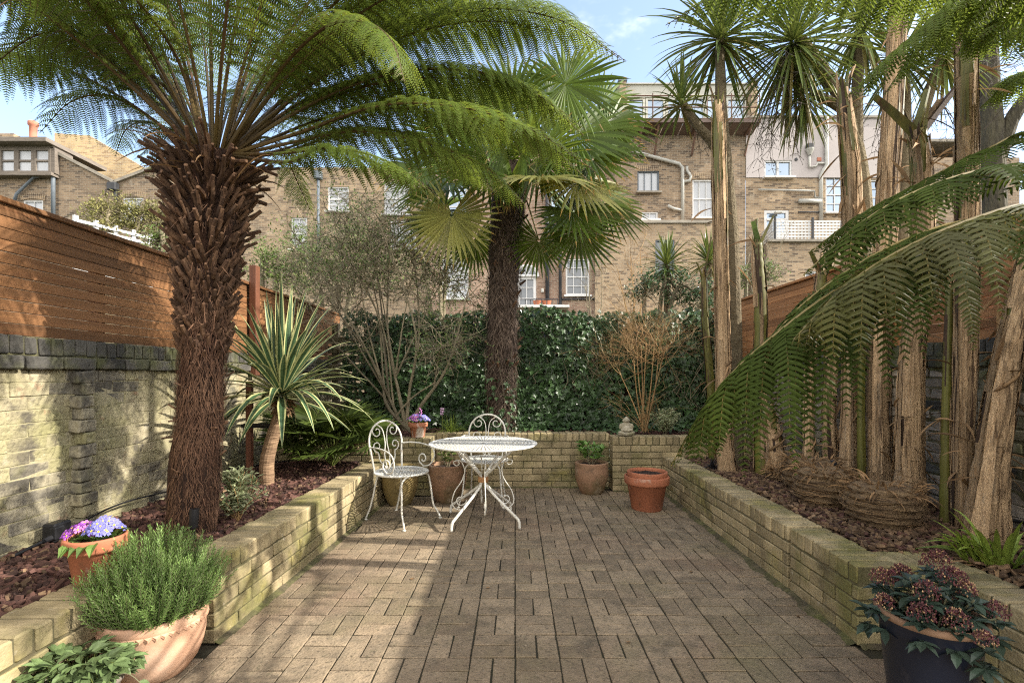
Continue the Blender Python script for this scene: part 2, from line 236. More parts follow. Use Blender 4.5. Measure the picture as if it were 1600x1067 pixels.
# ------------------------------------------------------------------ mesh collector
class MB:
    def __init__(s): s.v = []; s.f = []; s.m = []; s.a = []
    def face(s, pts, m=0, a=None):
        b = len(s.v); s.v.extend([tuple(p) for p in pts]); s.f.append(tuple(range(b, b + len(pts)))); s.m.append(m); s.a.append(rnd.random() if a is None else a)
    def raw(s, vs, fs, m=0, a=None):
        b = len(s.v); s.v.extend([tuple(p) for p in vs]); a = rnd.random() if a is None else a
        for f in fs: s.f.append(tuple(b + i for i in f)); s.m.append(m); s.a.append(a)
    def box(s, c, h, ax=None, ch=0.0, jit=0.0, m=0, a=None):
        c = Vector(c); u, v, w = ax if ax else (Vector((1, 0, 0)), Vector((0, 1, 0)), Vector((0, 0, 1)))
        hx, hy, hz = h
        def pt(x, y, z): return c + u * x + v * y + w * z
        if ch <= 0:
            vs = [pt(sx * hx, sy * hy, sz * hz) for sx in (-1, 1) for sy in (-1, 1) for sz in (-1, 1)]
            s.raw(vs, [(0, 1, 3, 2), (4, 6, 7, 5), (0, 4, 5, 1), (2, 3, 7, 6), (0, 2, 6, 4), (1, 5, 7, 3)], m, a); return
        ch = min(ch, hx * .45, hy * .45, hz * .45)
        vs = []; idx = {}
        for sx in (-1, 1):
            for sy in (-1, 1):
                for sz in (-1, 1):
                    j = Vector((U(-jit, jit), U(-jit, jit), U(-jit, jit))) if jit else Vector()
                    for k, q in enumerate(((sx * hx, sy * (hy - ch), sz * (hz - ch)), (sx * (hx - ch), sy * hy, sz * (hz - ch)), (sx * (hx - ch), sy * (hy - ch), sz * hz))):
                        idx[sx, sy, sz, k] = len(vs); vs.append(pt(q[0] + j.x, q[1] + j.y, q[2] + j.z))
        I = idx; fs = []
        for g in (-1, 1):
            fs.append((I[g, -1, -1, 0], I[g, 1, -1, 0], I[g, 1, 1, 0], I[g, -1, 1, 0]) if g > 0 else (I[g, -1, 1, 0], I[g, 1, 1, 0], I[g, 1, -1, 0], I[g, -1, -1, 0]))
            fs.append((I[-1, g, -1, 1], I[-1, g, 1, 1], I[1, g, 1, 1], I[1, g, -1, 1]) if g > 0 else (I[1, g, -1, 1], I[1, g, 1, 1], I[-1, g, 1, 1], I[-1, g, -1, 1]))
            fs.append((I[-1, -1, g, 2], I[1, -1, g, 2], I[1, 1, g, 2], I[-1, 1, g, 2]) if g > 0 else (I[-1, 1, g, 2], I[1, 1, g, 2], I[1, -1, g, 2], I[-1, -1, g, 2]))
            for q in (-1, 1):
                e = [(I[g, q, -1, 0], I[g, q, 1, 0], I[g, q, 1, 1], I[g, q, -1, 1]), (I[g, -1, q, 0], I[g, 1, q, 0], I[g, 1, q, 2], I[g, -1, q, 2]), (I[-1, g, q, 1], I[1, g, q, 1], I[1, g, q, 2], I[-1, g, q, 2])]
                for n, fc in enumerate(e):
                    sg = g * q * (-1 if n == 1 else 1) * (1 if n != 0 else -1)
                    sg = -sg if n == 2 else sg
                    fs.append(fc if sg > 0 else fc[::-1])
                for r in (-1, 1):
                    fc = (I[g, q, r, 0], I[g, q, r, 1], I[g, q, r, 2]); fs.append(fc if g * q * r > 0 else fc[::-1])
        s.raw(vs, fs, m, a)
    def tube(s, pts, rad, n=8, m=0, a=None, cap=True, wob=0.0):
        pts = [Vector(p) for p in pts]; k = len(pts)
        rad = [rad] * k if not hasattr(rad, '__len__') else rad
        a = rnd.random() if a is None else a
        t0 = nrm(pts[1] - pts[0]); ref = Vector((0, 0, 1)) if abs(t0.z) < .9 else Vector((1, 0, 0))
        x = nrm(t0.cross(ref)); b = len(s.v)
        for i in range(k):
            t = nrm(pts[min(i + 1, k - 1)] - pts[max(i - 1, 0)])
            x = nrm(x - t * x.dot(t)); y = t.cross(x)
            for j in range(n):
                an = 2 * math.pi * j / n; r = rad[i] * (1 + (U(-wob, wob) if wob else 0))
                s.v.append(tuple(pts[i] + (x * math.cos(an) + y * math.sin(an)) * r))
        for i in range(k - 1):
            for j in range(n):
                q = (j + 1) % n
                s.f.append((b + i * n + j, b + i * n + q, b + (i + 1) * n + q, b + (i + 1) * n + j)); s.m.append(m); s.a.append(a)
        if cap and n > 2:
            s.f.append(tuple(b + j for j in range(n))[::-1]); s.m.append(m); s.a.append(a)
            s.f.append(tuple(b + (k - 1) * n + j for j in range(n))); s.m.append(m); s.a.append(a)
    def lathe(s, prof, c, n=40, m=0, wob=0.0, a=.5, mats=None):
        c = Vector(c); b = len(s.v); k = len(prof)
        for r, z in prof:
            for j in range(n):
                an = 2 * math.pi * j / n; rr = r * (1 + (U(-wob, wob) if wob else 0))
                s.v.append((c.x + math.cos(an) * rr, c.y + math.sin(an) * rr, c.z + z))
        for i in range(k - 1):
            for j in range(n):
                q = (j + 1) % n
                s.f.append((b + i * n + j, b + i * n + q, b + (i + 1) * n + q, b + (i + 1) * n + j)); s.m.append(mats[i] if mats else m); s.a.append(a)
    def strap(s, base, d, L, w, droop=.5, seg=6, fold=.25, up=None, m=(0, 0), a=None, prof=None, tipdown=1.0, twist=0.0, cols=2):
        """a long leaf blade: V-folded strip bending under its weight; m=(inner, edge)"""
        base = Vector(base); d = nrm(d); a = rnd.random() if a is None else a
        p = base.copy(); rows = []
        upv = Vector(up) if up else Vector((0, 0, 1))
        side = d.cross(upv)
        if side.length < .15: side = d.cross(Vector((math.cos(a * 6.28), math.sin(a * 6.28), 0)))
        side = nrm(side)
        for i in range(seg + 1):
            t = i / seg
            wd = w * (prof(t) if prof else (.55 + 1.1 * t if t < .4 else max(0, (1 - t) / .6) ** .8))
            sd = side if not twist else nrm(Matrix.Rotation(twist * t, 3, d) @ side)
            nn = nrm(sd.cross(d))
            if cols == 2: rows.append([p + sd * wd * .5 + nn * wd * fold, p.copy(), p - sd * wd * .5 + nn * wd * fold])
            else: rows.append([p + sd * wd * .5 + nn * wd * fold, p + sd * wd * .3 + nn * wd * fold * .6, p.copy(), p - sd * wd * .3 + nn * wd * fold * .6, p - sd * wd * .5 + nn * wd * fold])
            p = p + d * (L / seg)
            d = nrm(d + Vector((0, 0, -1)) * droop / seg * (.4 + 1.2 * t * tipdown) * (1 - abs(min(0, d.z)) * .7))
            side = nrm(side - d * side.dot(d))
        b = len(s.v); nc = len(rows[0])
        for r in rows: s.v.extend([tuple(q) for q in r])
        for i in range(seg):
            for j in range(nc - 1):
                s.f.append((b + i * nc + j, b + i * nc + j + 1, b + (i + 1) * nc + j + 1, b + (i + 1) * nc + j))
                s.m.append(m[1] if (cols == 4 and j in (0, 3)) else m[0]); s.a.append(a)
    def leaf(s, base, d, n, L, w, m=0, a=None, curl=0.0):
        """small pointed oval leaf"""
        d = nrm(d); n = Vector(n); sd = nrm(d.cross(n)) if d.cross(n).length > 1e-3 else nrm(d.cross(Vector((.3, .5, .8)))); nn = nrm(sd.cross(d))
        base = Vector(base)
        q = lambda x, y, z=0: base + d * (x * L) + sd * (y * w) + nn * (z * L)
        vs = [q(0, 0), q(.3, .42, .04), q(.65, .40, .02), q(1, 0, -curl), q(.65, -.40, .02), q(.3, -.42, .04), q(.5, 0, -.05)]
        s.raw(vs, [(0, 1, 6), (1, 2, 6), (2, 3, 6), (3, 4, 6), (4, 5, 6), (5, 0, 6)], m, a)
    def blob(s, c, r, m=0, a=None):
        c = Vector(c)
        vs = [c + Vector(q) * r for q in ((1, 0, 0), (-1, 0, 0), (0, 1, 0), (0, -1, 0), (0, 0, 1), (0, 0, -1))]
        s.raw(vs, [(0, 2, 4), (2, 1, 4), (1, 3, 4), (3, 0, 4), (2, 0, 5), (1, 2, 5), (3, 1, 5), (0, 3, 5)], m, a)
    def build(s, name, mats, parent=None, loc=None, smooth=False):
        o_loc = Vector(parent.location) if parent is not None and parent.parent is None else Vector()
        if parent is not None and parent.parent is not None: o_loc = Vector(parent.parent.location)
        if loc is not None: o_loc = Vector(loc)
        vs = [(x - o_loc.x, y - o_loc.y, z - o_loc.z) for x, y, z in s.v]
        me = bpy.data.meshes.new(name); me.from_pydata(vs, [], s.f)
        mats = mats if isinstance(mats, (list, tuple)) else [mats]
        for k in mats: me.materials.append(MT[k])
        me.polygons.foreach_set('material_index', s.m)
        if smooth: me.polygons.foreach_set('use_smooth', [True] * len(s.f))
        at = me.attributes.new('var', 'FLOAT', 'FACE'); at.data.foreach_set('value', s.a)
        me.update()
        o = bpy.data.objects.new(name, me); col.objects.link(o)
        if parent is not None: o.parent = parent
        if loc is not None: o.location = loc
        return o

def tag(o, label=None, cat=None, group=None, kind=None):
    if label: o['label'] = label
    if cat: o['category'] = cat
    if group: o['group'] = group
    if kind: o['kind'] = kind
    return o
def thing(name, loc, label, cat, group=None):
    o = bpy.data.objects.new(name, None); col.objects.link(o); o.location = Vector(loc); o.empty_display_size = .1
    return tag(o, label, cat, group)
def copy_tree(o, parent=None):
    c = o.copy(); col.objects.link(c)
    if parent is not None: c.parent = parent
    for ch in list(o.children): copy_tree(ch, c)
    return c
def spline(pts, n):
    """Catmull-Rom through pts -> n+1 points"""
    pts = [Vector(p) for p in pts]; k = len(pts) - 1; out = []
    for i in range(n + 1):
        t = i / n * k; j = min(int(t), k - 1); u = t - j
        p0 = pts[j - 1] if j > 0 else pts[0] * 2 - pts[1]; p1 = pts[j]; p2 = pts[j + 1]; p3 = pts[j + 2] if j + 2 <= k else pts[k] * 2 - pts[k - 1]
        out.append(((p1 * 2) + (p2 - p0) * u + (p0 * 2 - p1 * 5 + p2 * 4 - p3) * u * u + (p1 * 3 - p0 - p2 * 3 + p3) * u ** 3) * .5)
    return out
def sph(az, el): return Vector((math.cos(el) * math.cos(az), math.cos(el) * math.sin(az), math.sin(el)))
# ================================================================== camera, world, sun
cam_d = bpy.data.cameras.new('camera'); cam = bpy.data.objects.new('camera', cam_d); col.objects.link(cam)
cam.location = (0, 0, CH); cam.rotation_euler = (R(90), 0, 0)
cam_d.sensor_width = 36; cam_d.lens = F / 1600 * 36
cam_d.shift_x = -(CX - 800) / 1600; cam_d.shift_y = (HY - 533.5) / 1600
cam_d.clip_start = .05; cam_d.clip_end = 2000
cam_d.dof.use_dof = True; cam_d.dof.focus_distance = 5.0; cam_d.dof.aperture_fstop = 8.0
scene.camera = cam
SUN_EL = R(33); SUN_AZ = Vector((1, -.12, 0)).normalized()
to_sun = Vector((SUN_AZ.x * math.cos(SUN_EL), SUN_AZ.y * math.cos(SUN_EL), math.sin(SUN_EL)))
sd = bpy.data.lights.new('sun', 'SUN'); sd.energy = 3.5; sd.angle = R(.5); sd.color = (1, .93, .82)
so = bpy.data.objects.new('sun', sd); col.objects.link(so); so.rotation_euler = to_sun.to_track_quat('Z', 'Y').to_euler()
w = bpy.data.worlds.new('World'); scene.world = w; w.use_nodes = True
nt = w.node_tree; N = nt.nodes; L = nt.links
for n in list(N): N.remove(n)
wo = N.new('ShaderNodeOutputWorld'); bg = N.new('ShaderNodeBackground'); sky = N.new('ShaderNodeTexSky')
sky.sky_type = 'NISHITA'; sky.sun_disc = False; sky.sun_elevation = SUN_EL; sky.sun_rotation = math.atan2(SUN_AZ.x, SUN_AZ.y); sky.air_density = 1.0; sky.dust_density = 1.2
tcw = N.new('ShaderNodeTexCoord')
mpw = N.new('ShaderNodeMapping'); mpw.inputs['Scale'].default_value = (1.0, 1.0, 2.0); mpw.inputs['Location'].default_value = (4.1, .3, .9)
L.new(tcw.outputs['Generated'], mpw.inputs['Vector'])
cn = N.new('ShaderNodeTexNoise'); cn.inputs['Scale'].default_value = 1.7; cn.inputs['Detail'].default_value = 7; cn.inputs['Roughness'].default_value = .58
L.new(mpw.outputs[0], cn.inputs['Vector'])
cr = N.new('ShaderNodeMapRange'); cr.inputs['From Min'].default_value = .50; cr.inputs['From Max'].default_value = .66; cr.inputs['To Min'].default_value = .04; cr.inputs['To Max'].default_value = .94; cr.interpolation_type = 'SMOOTHSTEP'
L.new(cn.outputs['Fac'], cr.inputs['Value'])
# unseen bright cloud added opposite the houses to raise fill light in the shade
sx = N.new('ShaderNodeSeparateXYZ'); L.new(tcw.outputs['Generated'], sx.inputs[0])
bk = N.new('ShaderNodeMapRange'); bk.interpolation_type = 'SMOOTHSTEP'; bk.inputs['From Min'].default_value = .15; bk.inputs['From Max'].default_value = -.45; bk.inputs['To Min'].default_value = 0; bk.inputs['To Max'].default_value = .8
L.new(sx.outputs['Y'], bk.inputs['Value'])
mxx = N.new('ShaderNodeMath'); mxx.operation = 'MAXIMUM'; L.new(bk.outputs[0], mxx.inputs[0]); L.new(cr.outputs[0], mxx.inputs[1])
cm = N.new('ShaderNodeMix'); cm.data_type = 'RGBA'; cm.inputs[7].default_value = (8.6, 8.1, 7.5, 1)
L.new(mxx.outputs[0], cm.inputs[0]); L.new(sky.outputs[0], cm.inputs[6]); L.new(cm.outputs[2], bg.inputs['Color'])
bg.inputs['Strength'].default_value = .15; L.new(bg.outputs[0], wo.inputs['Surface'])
scene.view_settings.view_transform = 'Standard'; scene.view_settings.look = 'None'; scene.view_settings.gamma = 1; scene.view_settings.exposure = 1.42; scene.cycles.filter_width = 1.15
scene.cycles.max_bounces = 7; scene.cycles.diffuse_bounces = 4; scene.cycles.transmission_bounces = 4; scene.cycles.transparent_max_bounces = 6
scene.cycles.caustics_reflective = False; scene.cycles.caustics_refractive = False
try: scene.cycles.use_denoising = False; scene.cycles.use_adaptive_sampling = False; scene.cycles.sample_clamp_indirect = 2.5
except Exception: pass

# ================================================================== ground and patio
mb = MB(); mb.face([(-900, -900, -.03), (900, -900, -.03), (900, 900, -.03), (-900, 900, -.03)]); mb.build('ground', 'ground', loc=(0, 0, -.03))
bpy.data.objects['ground']['kind'] = 'structure'
LW0, LW1 = Vector((-1.46, 2.41, 0)), Vector((-1.34, 5.36, 0))
def left_face(y): return LW0.x + (LW1.x - LW0.x) * (y - 2.41) / 2.95
RWX = 1.655
mb = MB(); mb.box((0, 2.2, -.0172), (2.6, 3.9, .0125)); o = mb.build('patio_bedding', 'joint', loc=(0, 2.4, -.02)); o['kind'] = 'structure'
mb = MB(); UN = .205
for i in range(-10, 11):
    for j in range(-6, 30):
        for k in (0, 1):
            horiz = (i + j) % 2 == 0
            cx = i * UN + (.1025 if horiz else .051 + .1025 * k); cy = j * UN + .045 + (.051 + .1025 * k if horiz else .1025)
            hx, hy = (.0990, .0477) if horiz else (.0477, .0990)
            if cy < 2.36: x0, x1 = -1.72, 1.99
            else: x0, x1 = left_face(cy) + .035, RWX - .03
            ymax = 5.735 if -.9 < cx < 1.08 else 5.34 if cx < -.9 else 5.54
            a0, a1 = max(cx - hx, x0), min(cx + hx, x1); b0, b1 = cy - hy, min(cy + hy, ymax)
            if a1 - a0 < .02 or b1 - b0 < .02: continue
            an = U(-.008, .008)
            ax = (Vector((math.cos(an), math.sin(an), U(-.008, .008))).normalized(), Vector((-math.sin(an), math.cos(an), U(-.008, .008))).normalized(), Vector((0, 0, 1)))
            mb.box(((a0 + a1) / 2, (b0 + b1) / 2, -.03 + U(-.0014, .0022) + .012), ((a1 - a0) / 2, (b1 - b0) / 2, .02), ax, ch=.0022, jit=.0022)
o = mb.build('paving', 'paver', loc=(0, 2.5, 0)); o['kind'] = 'structure'
# mossy strips along wall feet
mb = MB()
def strip(p0, p1, wd, h=.004, n=150):
    p0 = Vector(p0); p1 = Vector(p1); u = nrm(p1 - p0); s = Vector((u.y, -u.x, 0)); prev = None
    for i in range(n + 1):
        q = p0.lerp(p1, i / n); w2 = wd * (.75 + .45 * mnoise.noise(Vector((i * .11, wd, 0)))) * U(.85, 1.1); hh = h + U(0, .004)
        cur = (q + Vector((0, 0, hh + .012)), q + s * w2 * .6 + Vector((0, 0, hh)), q + s * w2 + Vector((0, 0, .0)))
        if prev:
            mb.face([prev[0], prev[1], cur[1], cur[0]]); mb.face([prev[1], prev[2], cur[2], cur[1]])
        prev = cur
strip((left_face(2.41), 2.41, 0), (left_face(5.36), 5.36, 0), .055)
strip((RWX, 5.56, 0), (RWX, 2.4, 0), .075)
strip((1.08, 5.75, 0), (-.9, 5.75, 0), -.03) if False else None
strip((-.92, 5.745, 0), (1.08, 5.745, 0), .035); strip((1.1, 5.555, 0), (1.65, 5.555, 0), .03); strip((1.655, 2.39, 0), (2.0, 2.39, 0), .03)
o = mb.build('moss_edging', 'moss', loc=(0, 4, 0)); tag(o, 'strip of moss and dirt along the feet of the planter walls', 'moss', kind='stuff')

# ================================================================== brickwork
def brick_run(mb, p0, p1, th, z0, z1, side=1, mfn=None, rec=.006, bev=.0045, ch=.075, bl=.225, mat=0, mort=1, cap=True, jit=.0025, gap=.009, caph=.098, depthjit=.003):
    """bricks from p0 to p1 (front face on that line, body to side*left-normal)"""
    p0 = Vector((p0[0], p0[1], 0)); p1 = Vector((p1[0], p1[1], 0)); u = nrm(p1 - p0); n = Vector((-u.y, u.x, 0)) * side; Ln = (p1 - p0).length
    zc = z1 - (caph if cap else 0); nc = max(1, round((zc - z0) / ch)); h = (zc - z0) / nc; up = Vector((0, 0, 1))
    mb.box(p0 + u * Ln / 2 + n * th / 2 + up * ((z0 + z1) / 2 - .002), (Ln / 2 - .006, th / 2 - rec, (z1 - z0) / 2 - .006), (u, n, up), m=mort, a=.5)
    for c in range(nc):
        x = -(bl / 2 if c % 2 else 0) - U(0, .02)
        while x < Ln:
            a0, a1 = max(0, x), min(Ln, x + bl - gap); x += bl
            if a1 - a0 < .03: continue
            dj = -U(.001, depthjit)
            mb.box(p0 + u * (a0 + a1) / 2 + n * (th / 2 + dj) + up * (z0 + h * (c + .5)), ((a1 - a0) / 2, th / 2, h / 2 - gap / 2), (u, n, up), ch=bev, jit=jit, m=mfn((a0 + a1) / 2, z0 + h * (c + .5)) if mfn else mat)
    if cap:
        x = 0; bw = .0755
        while x < Ln - .02:
            a1 = min(Ln, x + bw - .007); dj = U(-.004, .004)
            mb.box(p0 + u * (x + a1) / 2 + n * (th / 2 + dj) + up * (zc + caph / 2 + U(-.003, .003) + .003), ((a1 - x) / 2, th / 2 + .002, caph / 2 - .003), (u, n, up), ch=.007, jit=jit, m=mat); x += bw
TH = .21
def planter(name, label, runs, loc):
    mb = MB()
    for r in runs: brick_run(mb, *r[:2], TH, 0, r[2], r[3])
    return tag(mb.build(name, ['yellow_brick', 'mortar'], loc=loc), label, 'planter wall')
planter('planter_wall', 'low yellow brick planter wall along the left side of the patio', [((LW0.x, LW0.y), (LW1.x, 5.35), .40, 1), ((-1.73, 2.41 + TH), (-1.73, -1.0), .40, -1), ((-1.735, 2.413), (LW0.x - .212, 2.413), .397, 1)], (-1.5, 3, 0))
planter('planter_wall', 'low yellow brick planter wall along the right side with a cracked joint', [((RWX, 5.55), (RWX, 3.02), .392, 1), ((RWX + .004, 3.0), (RWX - .003, 2.395), .388, 1), ((RWX + .213, 2.398), (2.2, 2.398), .385, 1), ((2.0, 2.392), (2.0, -1.0), .385, 1)], (1.7, 4, 0))
planter('planter_wall', 'raised back brick planter wall with projecting blocks at both ends', [((-2.66, 5.36), (-.92, 5.36), .615, 1), ((-.922, 5.58), (-.922, 5.95), .613, 1), ((-.915, 5.75), (1.085, 5.75), .63, 1), ((1.09, 5.95), (1.09, 5.775), .61, -1) , ((1.09, 5.56), (2.98, 5.56), .615, 1)], (0, 5.7, 0))

# soil beds (structure) and bark mulch (stuff)
def soil(name, x0, x1, y0, y1, z, seed, holes=None):
    mb = MB(); nx, ny = max(4, int((x1 - x0) / .07)), max(4, int((y1 - y0) / .07)); g = {}
    for i in range(nx + 1):
        for j in range(ny + 1):
            x = x0 + (x1 - x0) * i / nx; y = y0 + (y1 - y0) * j / ny
            g[i, j] = (x, y, z + .03 * mnoise.noise(Vector((x * 3, y * 3, seed))) + .012 * mnoise.noise(Vector((x * 14, y * 14, seed))))
    for i in range(nx):
        for j in range(ny): mb.face([g[i, j], g[i + 1, j], g[i + 1, j + 1], g[i, j + 1]], a=.5)
    o = mb.build(name, 'soil', loc=((x0 + x1) / 2, (y0 + y1) / 2, z), smooth=True); o['kind'] = 'structure'
def chips(mb, x0, x1, y0, y1, z, n, s=1.0, dens=None, m=0):
    for _ in range(n):
        x, y = U(x0, x1), U(y0, y1)
        if dens and not dens(x, y): continue
        l, w2, t = U(.02, .05) * s, U(.01, .022) * s, U(.004, .009)
        an = U(0, 6.28); tl = U(-.5, .5); t2 = U(-.4, .4)
        u = Vector((math.cos(an) * math.cos(tl), math.sin(an) * math.cos(tl), math.sin(tl))); v = nrm(Vector((-math.sin(an), math.cos(an), t2))); v = nrm(v - u * u.dot(v))
        mb.box((x, y, z + U(-.005, .035)), (l, w2, t), (u, v, u.cross(v)), ch=.003 if s > 1 else 0, jit=0, m=m)
soil('left_soil', -2.66, -1.60, 2.55, 5.35, .34, 1); soil('left_soil', -2.66, -1.92, -1.0, 2.56, .34, 1); soil('right_soil', 1.80, 2.99, 2.55, 5.55, .35, 4); soil('right_soil', 2.19, 2.99, -1.0, 2.56, .35, 4); soil('back_soil', -2.66, -1.10, 5.55, 6.85, .55, 7); soil('back_soil', -1.11, 1.31, 5.94, 6.85, .55, 7); soil('back_soil', 1.30, 2.99, 5.75, 6.85, .55, 7)
mb = MB(); chips(mb, -2.62, -1.66, 2.6, 5.3, .35, 8000, .5); chips(mb, -2.62, -1.97, -.2, 2.6, .35, 6500, .52); chips(mb, -2.62, -1.66, 1.2, 5.3, .36, 1500, .35, dens=lambda x, y: x < left_face(y) - .22 and (y > 2.6 or x < -1.97), m=1); chips(mb, -2.62, -1.66, 1.2, 5.3, .35, 420, .85, dens=lambda x, y: x < left_face(y) - .24 and (y > 2.6 or x < -1.97))
tag(mb.build('bark_mulch', ['mulch', 'debris'], loc=(-2.1, 3.5, .35)), 'reddish brown bark chippings spread over the left bed', 'mulch', kind='stuff')
mb = MB(); chips(mb, 1.88, 2.95, 2.6, 5.5, .365, 1700, .62); chips(mb, 1.88, 2.95, 2.6, 5.5, .367, 5200, .5, m=1); chips(mb, 2.24, 2.95, -.2, 2.6, .365, 2400, .6, m=1)
for _ in range(700):
    x, y = U(1.9, 2.7), U(2.5, 4.6); d = sph(U(0, 6.28), U(-.1, .5))
    mb.strap((x, y, .36 + U(0, .03)), d, U(.05, .2), U(.004, .014), 1.2, 4, .1, m=(1, 1))
tag(mb.build('bark_mulch', ['mulch', 'debris'], loc=(2.3, 4, .36)), 'bark chippings and dry plant litter over the right bed', 'mulch', kind='stuff')
mb = MB(); chips(mb, -2.6, 2.9, 5.62, 6.6, .565, 2400, .6, dens=lambda x, y: y > (5.62 if x < -1.16 else 5.99 if x < 1.34 else 5.80))
tag(mb.build('bark_mulch', 'mulch', loc=(0, 6, .56)), 'dark bark chippings spread over the raised back bed', 'mulch', kind='stuff')

for px, py in ((478, 0), (597, 828), (1083, 894), (1246, 962), (766, 918), (640, 905), (985, 1003)):
    if py < 700: continue
    Y = CH * F / (py - HY); p = Vector(((px - CX) / F * Y, Y, .006)); mb = MB(); a = U(0, 6.28); mb.leaf(p, (math.cos(a), math.sin(a), .12), (U(-.3, .3), U(-.3, .3), 1), U(.03, .045), U(.018, .026), 0, None, -.15)
    tag(mb.build('fallen_leaf', 'dead_leaf', loc=p), 'small dry brown leaf lying on the brick paving', 'leaf', 'dry leaves fallen on the paving')

# ================================================================== boundary walls
LX, RX = -2.67, 3.0
mb = MB()
brick_run(mb, (LX, -1.2), (LX, 7.3), .225, 0, 1.34, 1, mat=0, mort=1, cap=False, jit=.004, gap=.004, depthjit=.006, rec=.0005, bev=.003, mfn=lambda x, z: 4 if mnoise.noise(Vector((x * 1.7, z * 2.4, 2))) + U(-.12, .12) > (-.12 if z > 1.24 else .08 if z > 1.1 else .36) else 0)
# two dark coping courses: projecting stretchers, then brick on edge
x = -1.2
while x < 7.3:
    mb.box((LX - .10 + .02, x + .11, 1.378 + U(-.004, .004)), (.125, .107, .036), ch=.007, jit=.004, m=2); x += .228
x = -1.2
while x < 7.3:
    mb.box((LX - .10, x + .037, 1.467 + U(-.004, .004)), (.112, .034, .049), ch=.007, jit=.004, m=2); x += .078
mb.box((LX - .105, 3.05, 1.417), (.105, 4.25, .10), m=3, a=.5)
# shallow pier of darker, broken bricks
for c in range(13):
    wv = U(.035, .048) if c % 2 else U(.05, .066); z = .40 + c * .0745
    mb.box((LX + .015 + U(-.006, .006), 3.04 + U(-.012, .012), z), (.045, wv, .0355), ch=.007, jit=.006, m=4 if rnd.random() < .75 else 0)
o = mb.build('garden_wall', ['lime_brick', 'lime_mortar', 'dark_brick', 'dark_mortar', 'sooty_brick'], loc=(LX, 4, 0))
tag(o, 'old limewashed brick wall with dark coping under the left fence', 'wall')
mb = MB()
brick_run(mb, (RX, 7.3), (RX, -1.2), .225, 0, 1.36, 1, mat=0, mort=1, cap=False, jit=.009, gap=.009, depthjit=.009, rec=.004, mfn=lambda x, z: 2 if rnd.random() < .12 else 0)
x = -1.2
while x < 7.3:
    mb.box((RX + .09, x + .11, 1.398 + U(-.004, .004)), (.125, .107, .036), ch=.007, jit=.004, m=2); x += .228
x = -1.2
while x < 7.3:
    mb.box((RX + .10, x + .037, 1.487 + U(-.004, .004)), (.112, .034, .049), ch=.007, jit=.004, m=2); x += .078
mb.box((RX + .105, 3.05, 1.437), (.105, 4.25, .10), m=3, a=.5)
o = mb.build('garden_wall', ['grey_brick', 'mortar', 'dark_brick', 'dark_mortar'], loc=(RX, 4, 0))
tag(o, 'grey mossy brick wall behind the banana stems', 'wall')

def slat_fence(label, X, z0, z1, sgn, wood='cedar', y0=-1.2, y1=7.6):
    t = thing('slat_fence', (X, 4, z0), label, 'fence')
    mb = MB(); n = 11; h = (z1 - z0 - .03) / n
    for i in range(n):
        y = y0
        for yy in (2.15, 4.35, 6.5, y1):
            if yy <= y: continue
            mb.box((X + U(-.002, .002), (y + yy) / 2, z0 + h * (i + .5)), (.010, (yy - y) / 2 - .001, h / 2 - U(.0010, .0030)), ch=.0015); y = yy
    mb.build('slat_panel', wood, t)
    mb = MB(); y = y0
    for yy in (2.15, 4.35, 6.5, y1): mb.box((X, (y + yy) / 2, z1 - .014), (.034, (yy - y) / 2 - .0015, .014), ch=.003); y = yy
    mb.build('top_rail', wood, t)
    for yy in (1.1, 2.15, 3.25, 4.35, 5.4, 6.5):
        mb = MB(); mb.box((X - sgn * .045, yy, (z0 + z1) / 2 - .02), (.03, .035, (z1 - z0) / 2), ch=.004); mb.build('post', 'stained_post', t)
slat_fence('orange brown cedar slat fence above the limewashed wall', LX - .02, 1.52, 2.235, 1)
slat_fence('orange brown cedar slat fence above the grey mossy wall', RX + .02, 1.535, 2.315, -1, 'cedar_brightened')
# tall post that stands proud of the left fence
mb = MB(); p = P(400, 450, 4.95); mb.box((LX + .05, 5.0, 1.85), (.035, .04, .55), ch=.005)
tag(mb.build('fence_post', 'stained_post', loc=(LX + .05, 5, 1.3)), 'red stained timber post standing proud of the left slat fence', 'post')
# old fence that carries the ivy
t = thing('panel_fence', (.15, 7.0, .5), 'weathered wooden panel fence hidden behind the ivy', 'fence')
mb = MB()
x = -2.64
while x < 2.98:
    if x < -1.7:
        for k in range(9): mb.box((x + .07, 7.02, .75 + k * .13), (.075, .012, .05), ch=.004)
        x += .15
    else:
        mb.box((x + .07, 7.02, 1.25), (.067, .012, .75), ch=.004); x += .14
mb.build('board_panel', 'fence_old', t)
for xx in (-2.55, -1.85, -.1, 1.5, 2.9):
    mb = MB(); mb.box((xx, 7.08, 1.25), (.045, .045, .78), ch=.004); mb.build('post', 'fence_old', t)
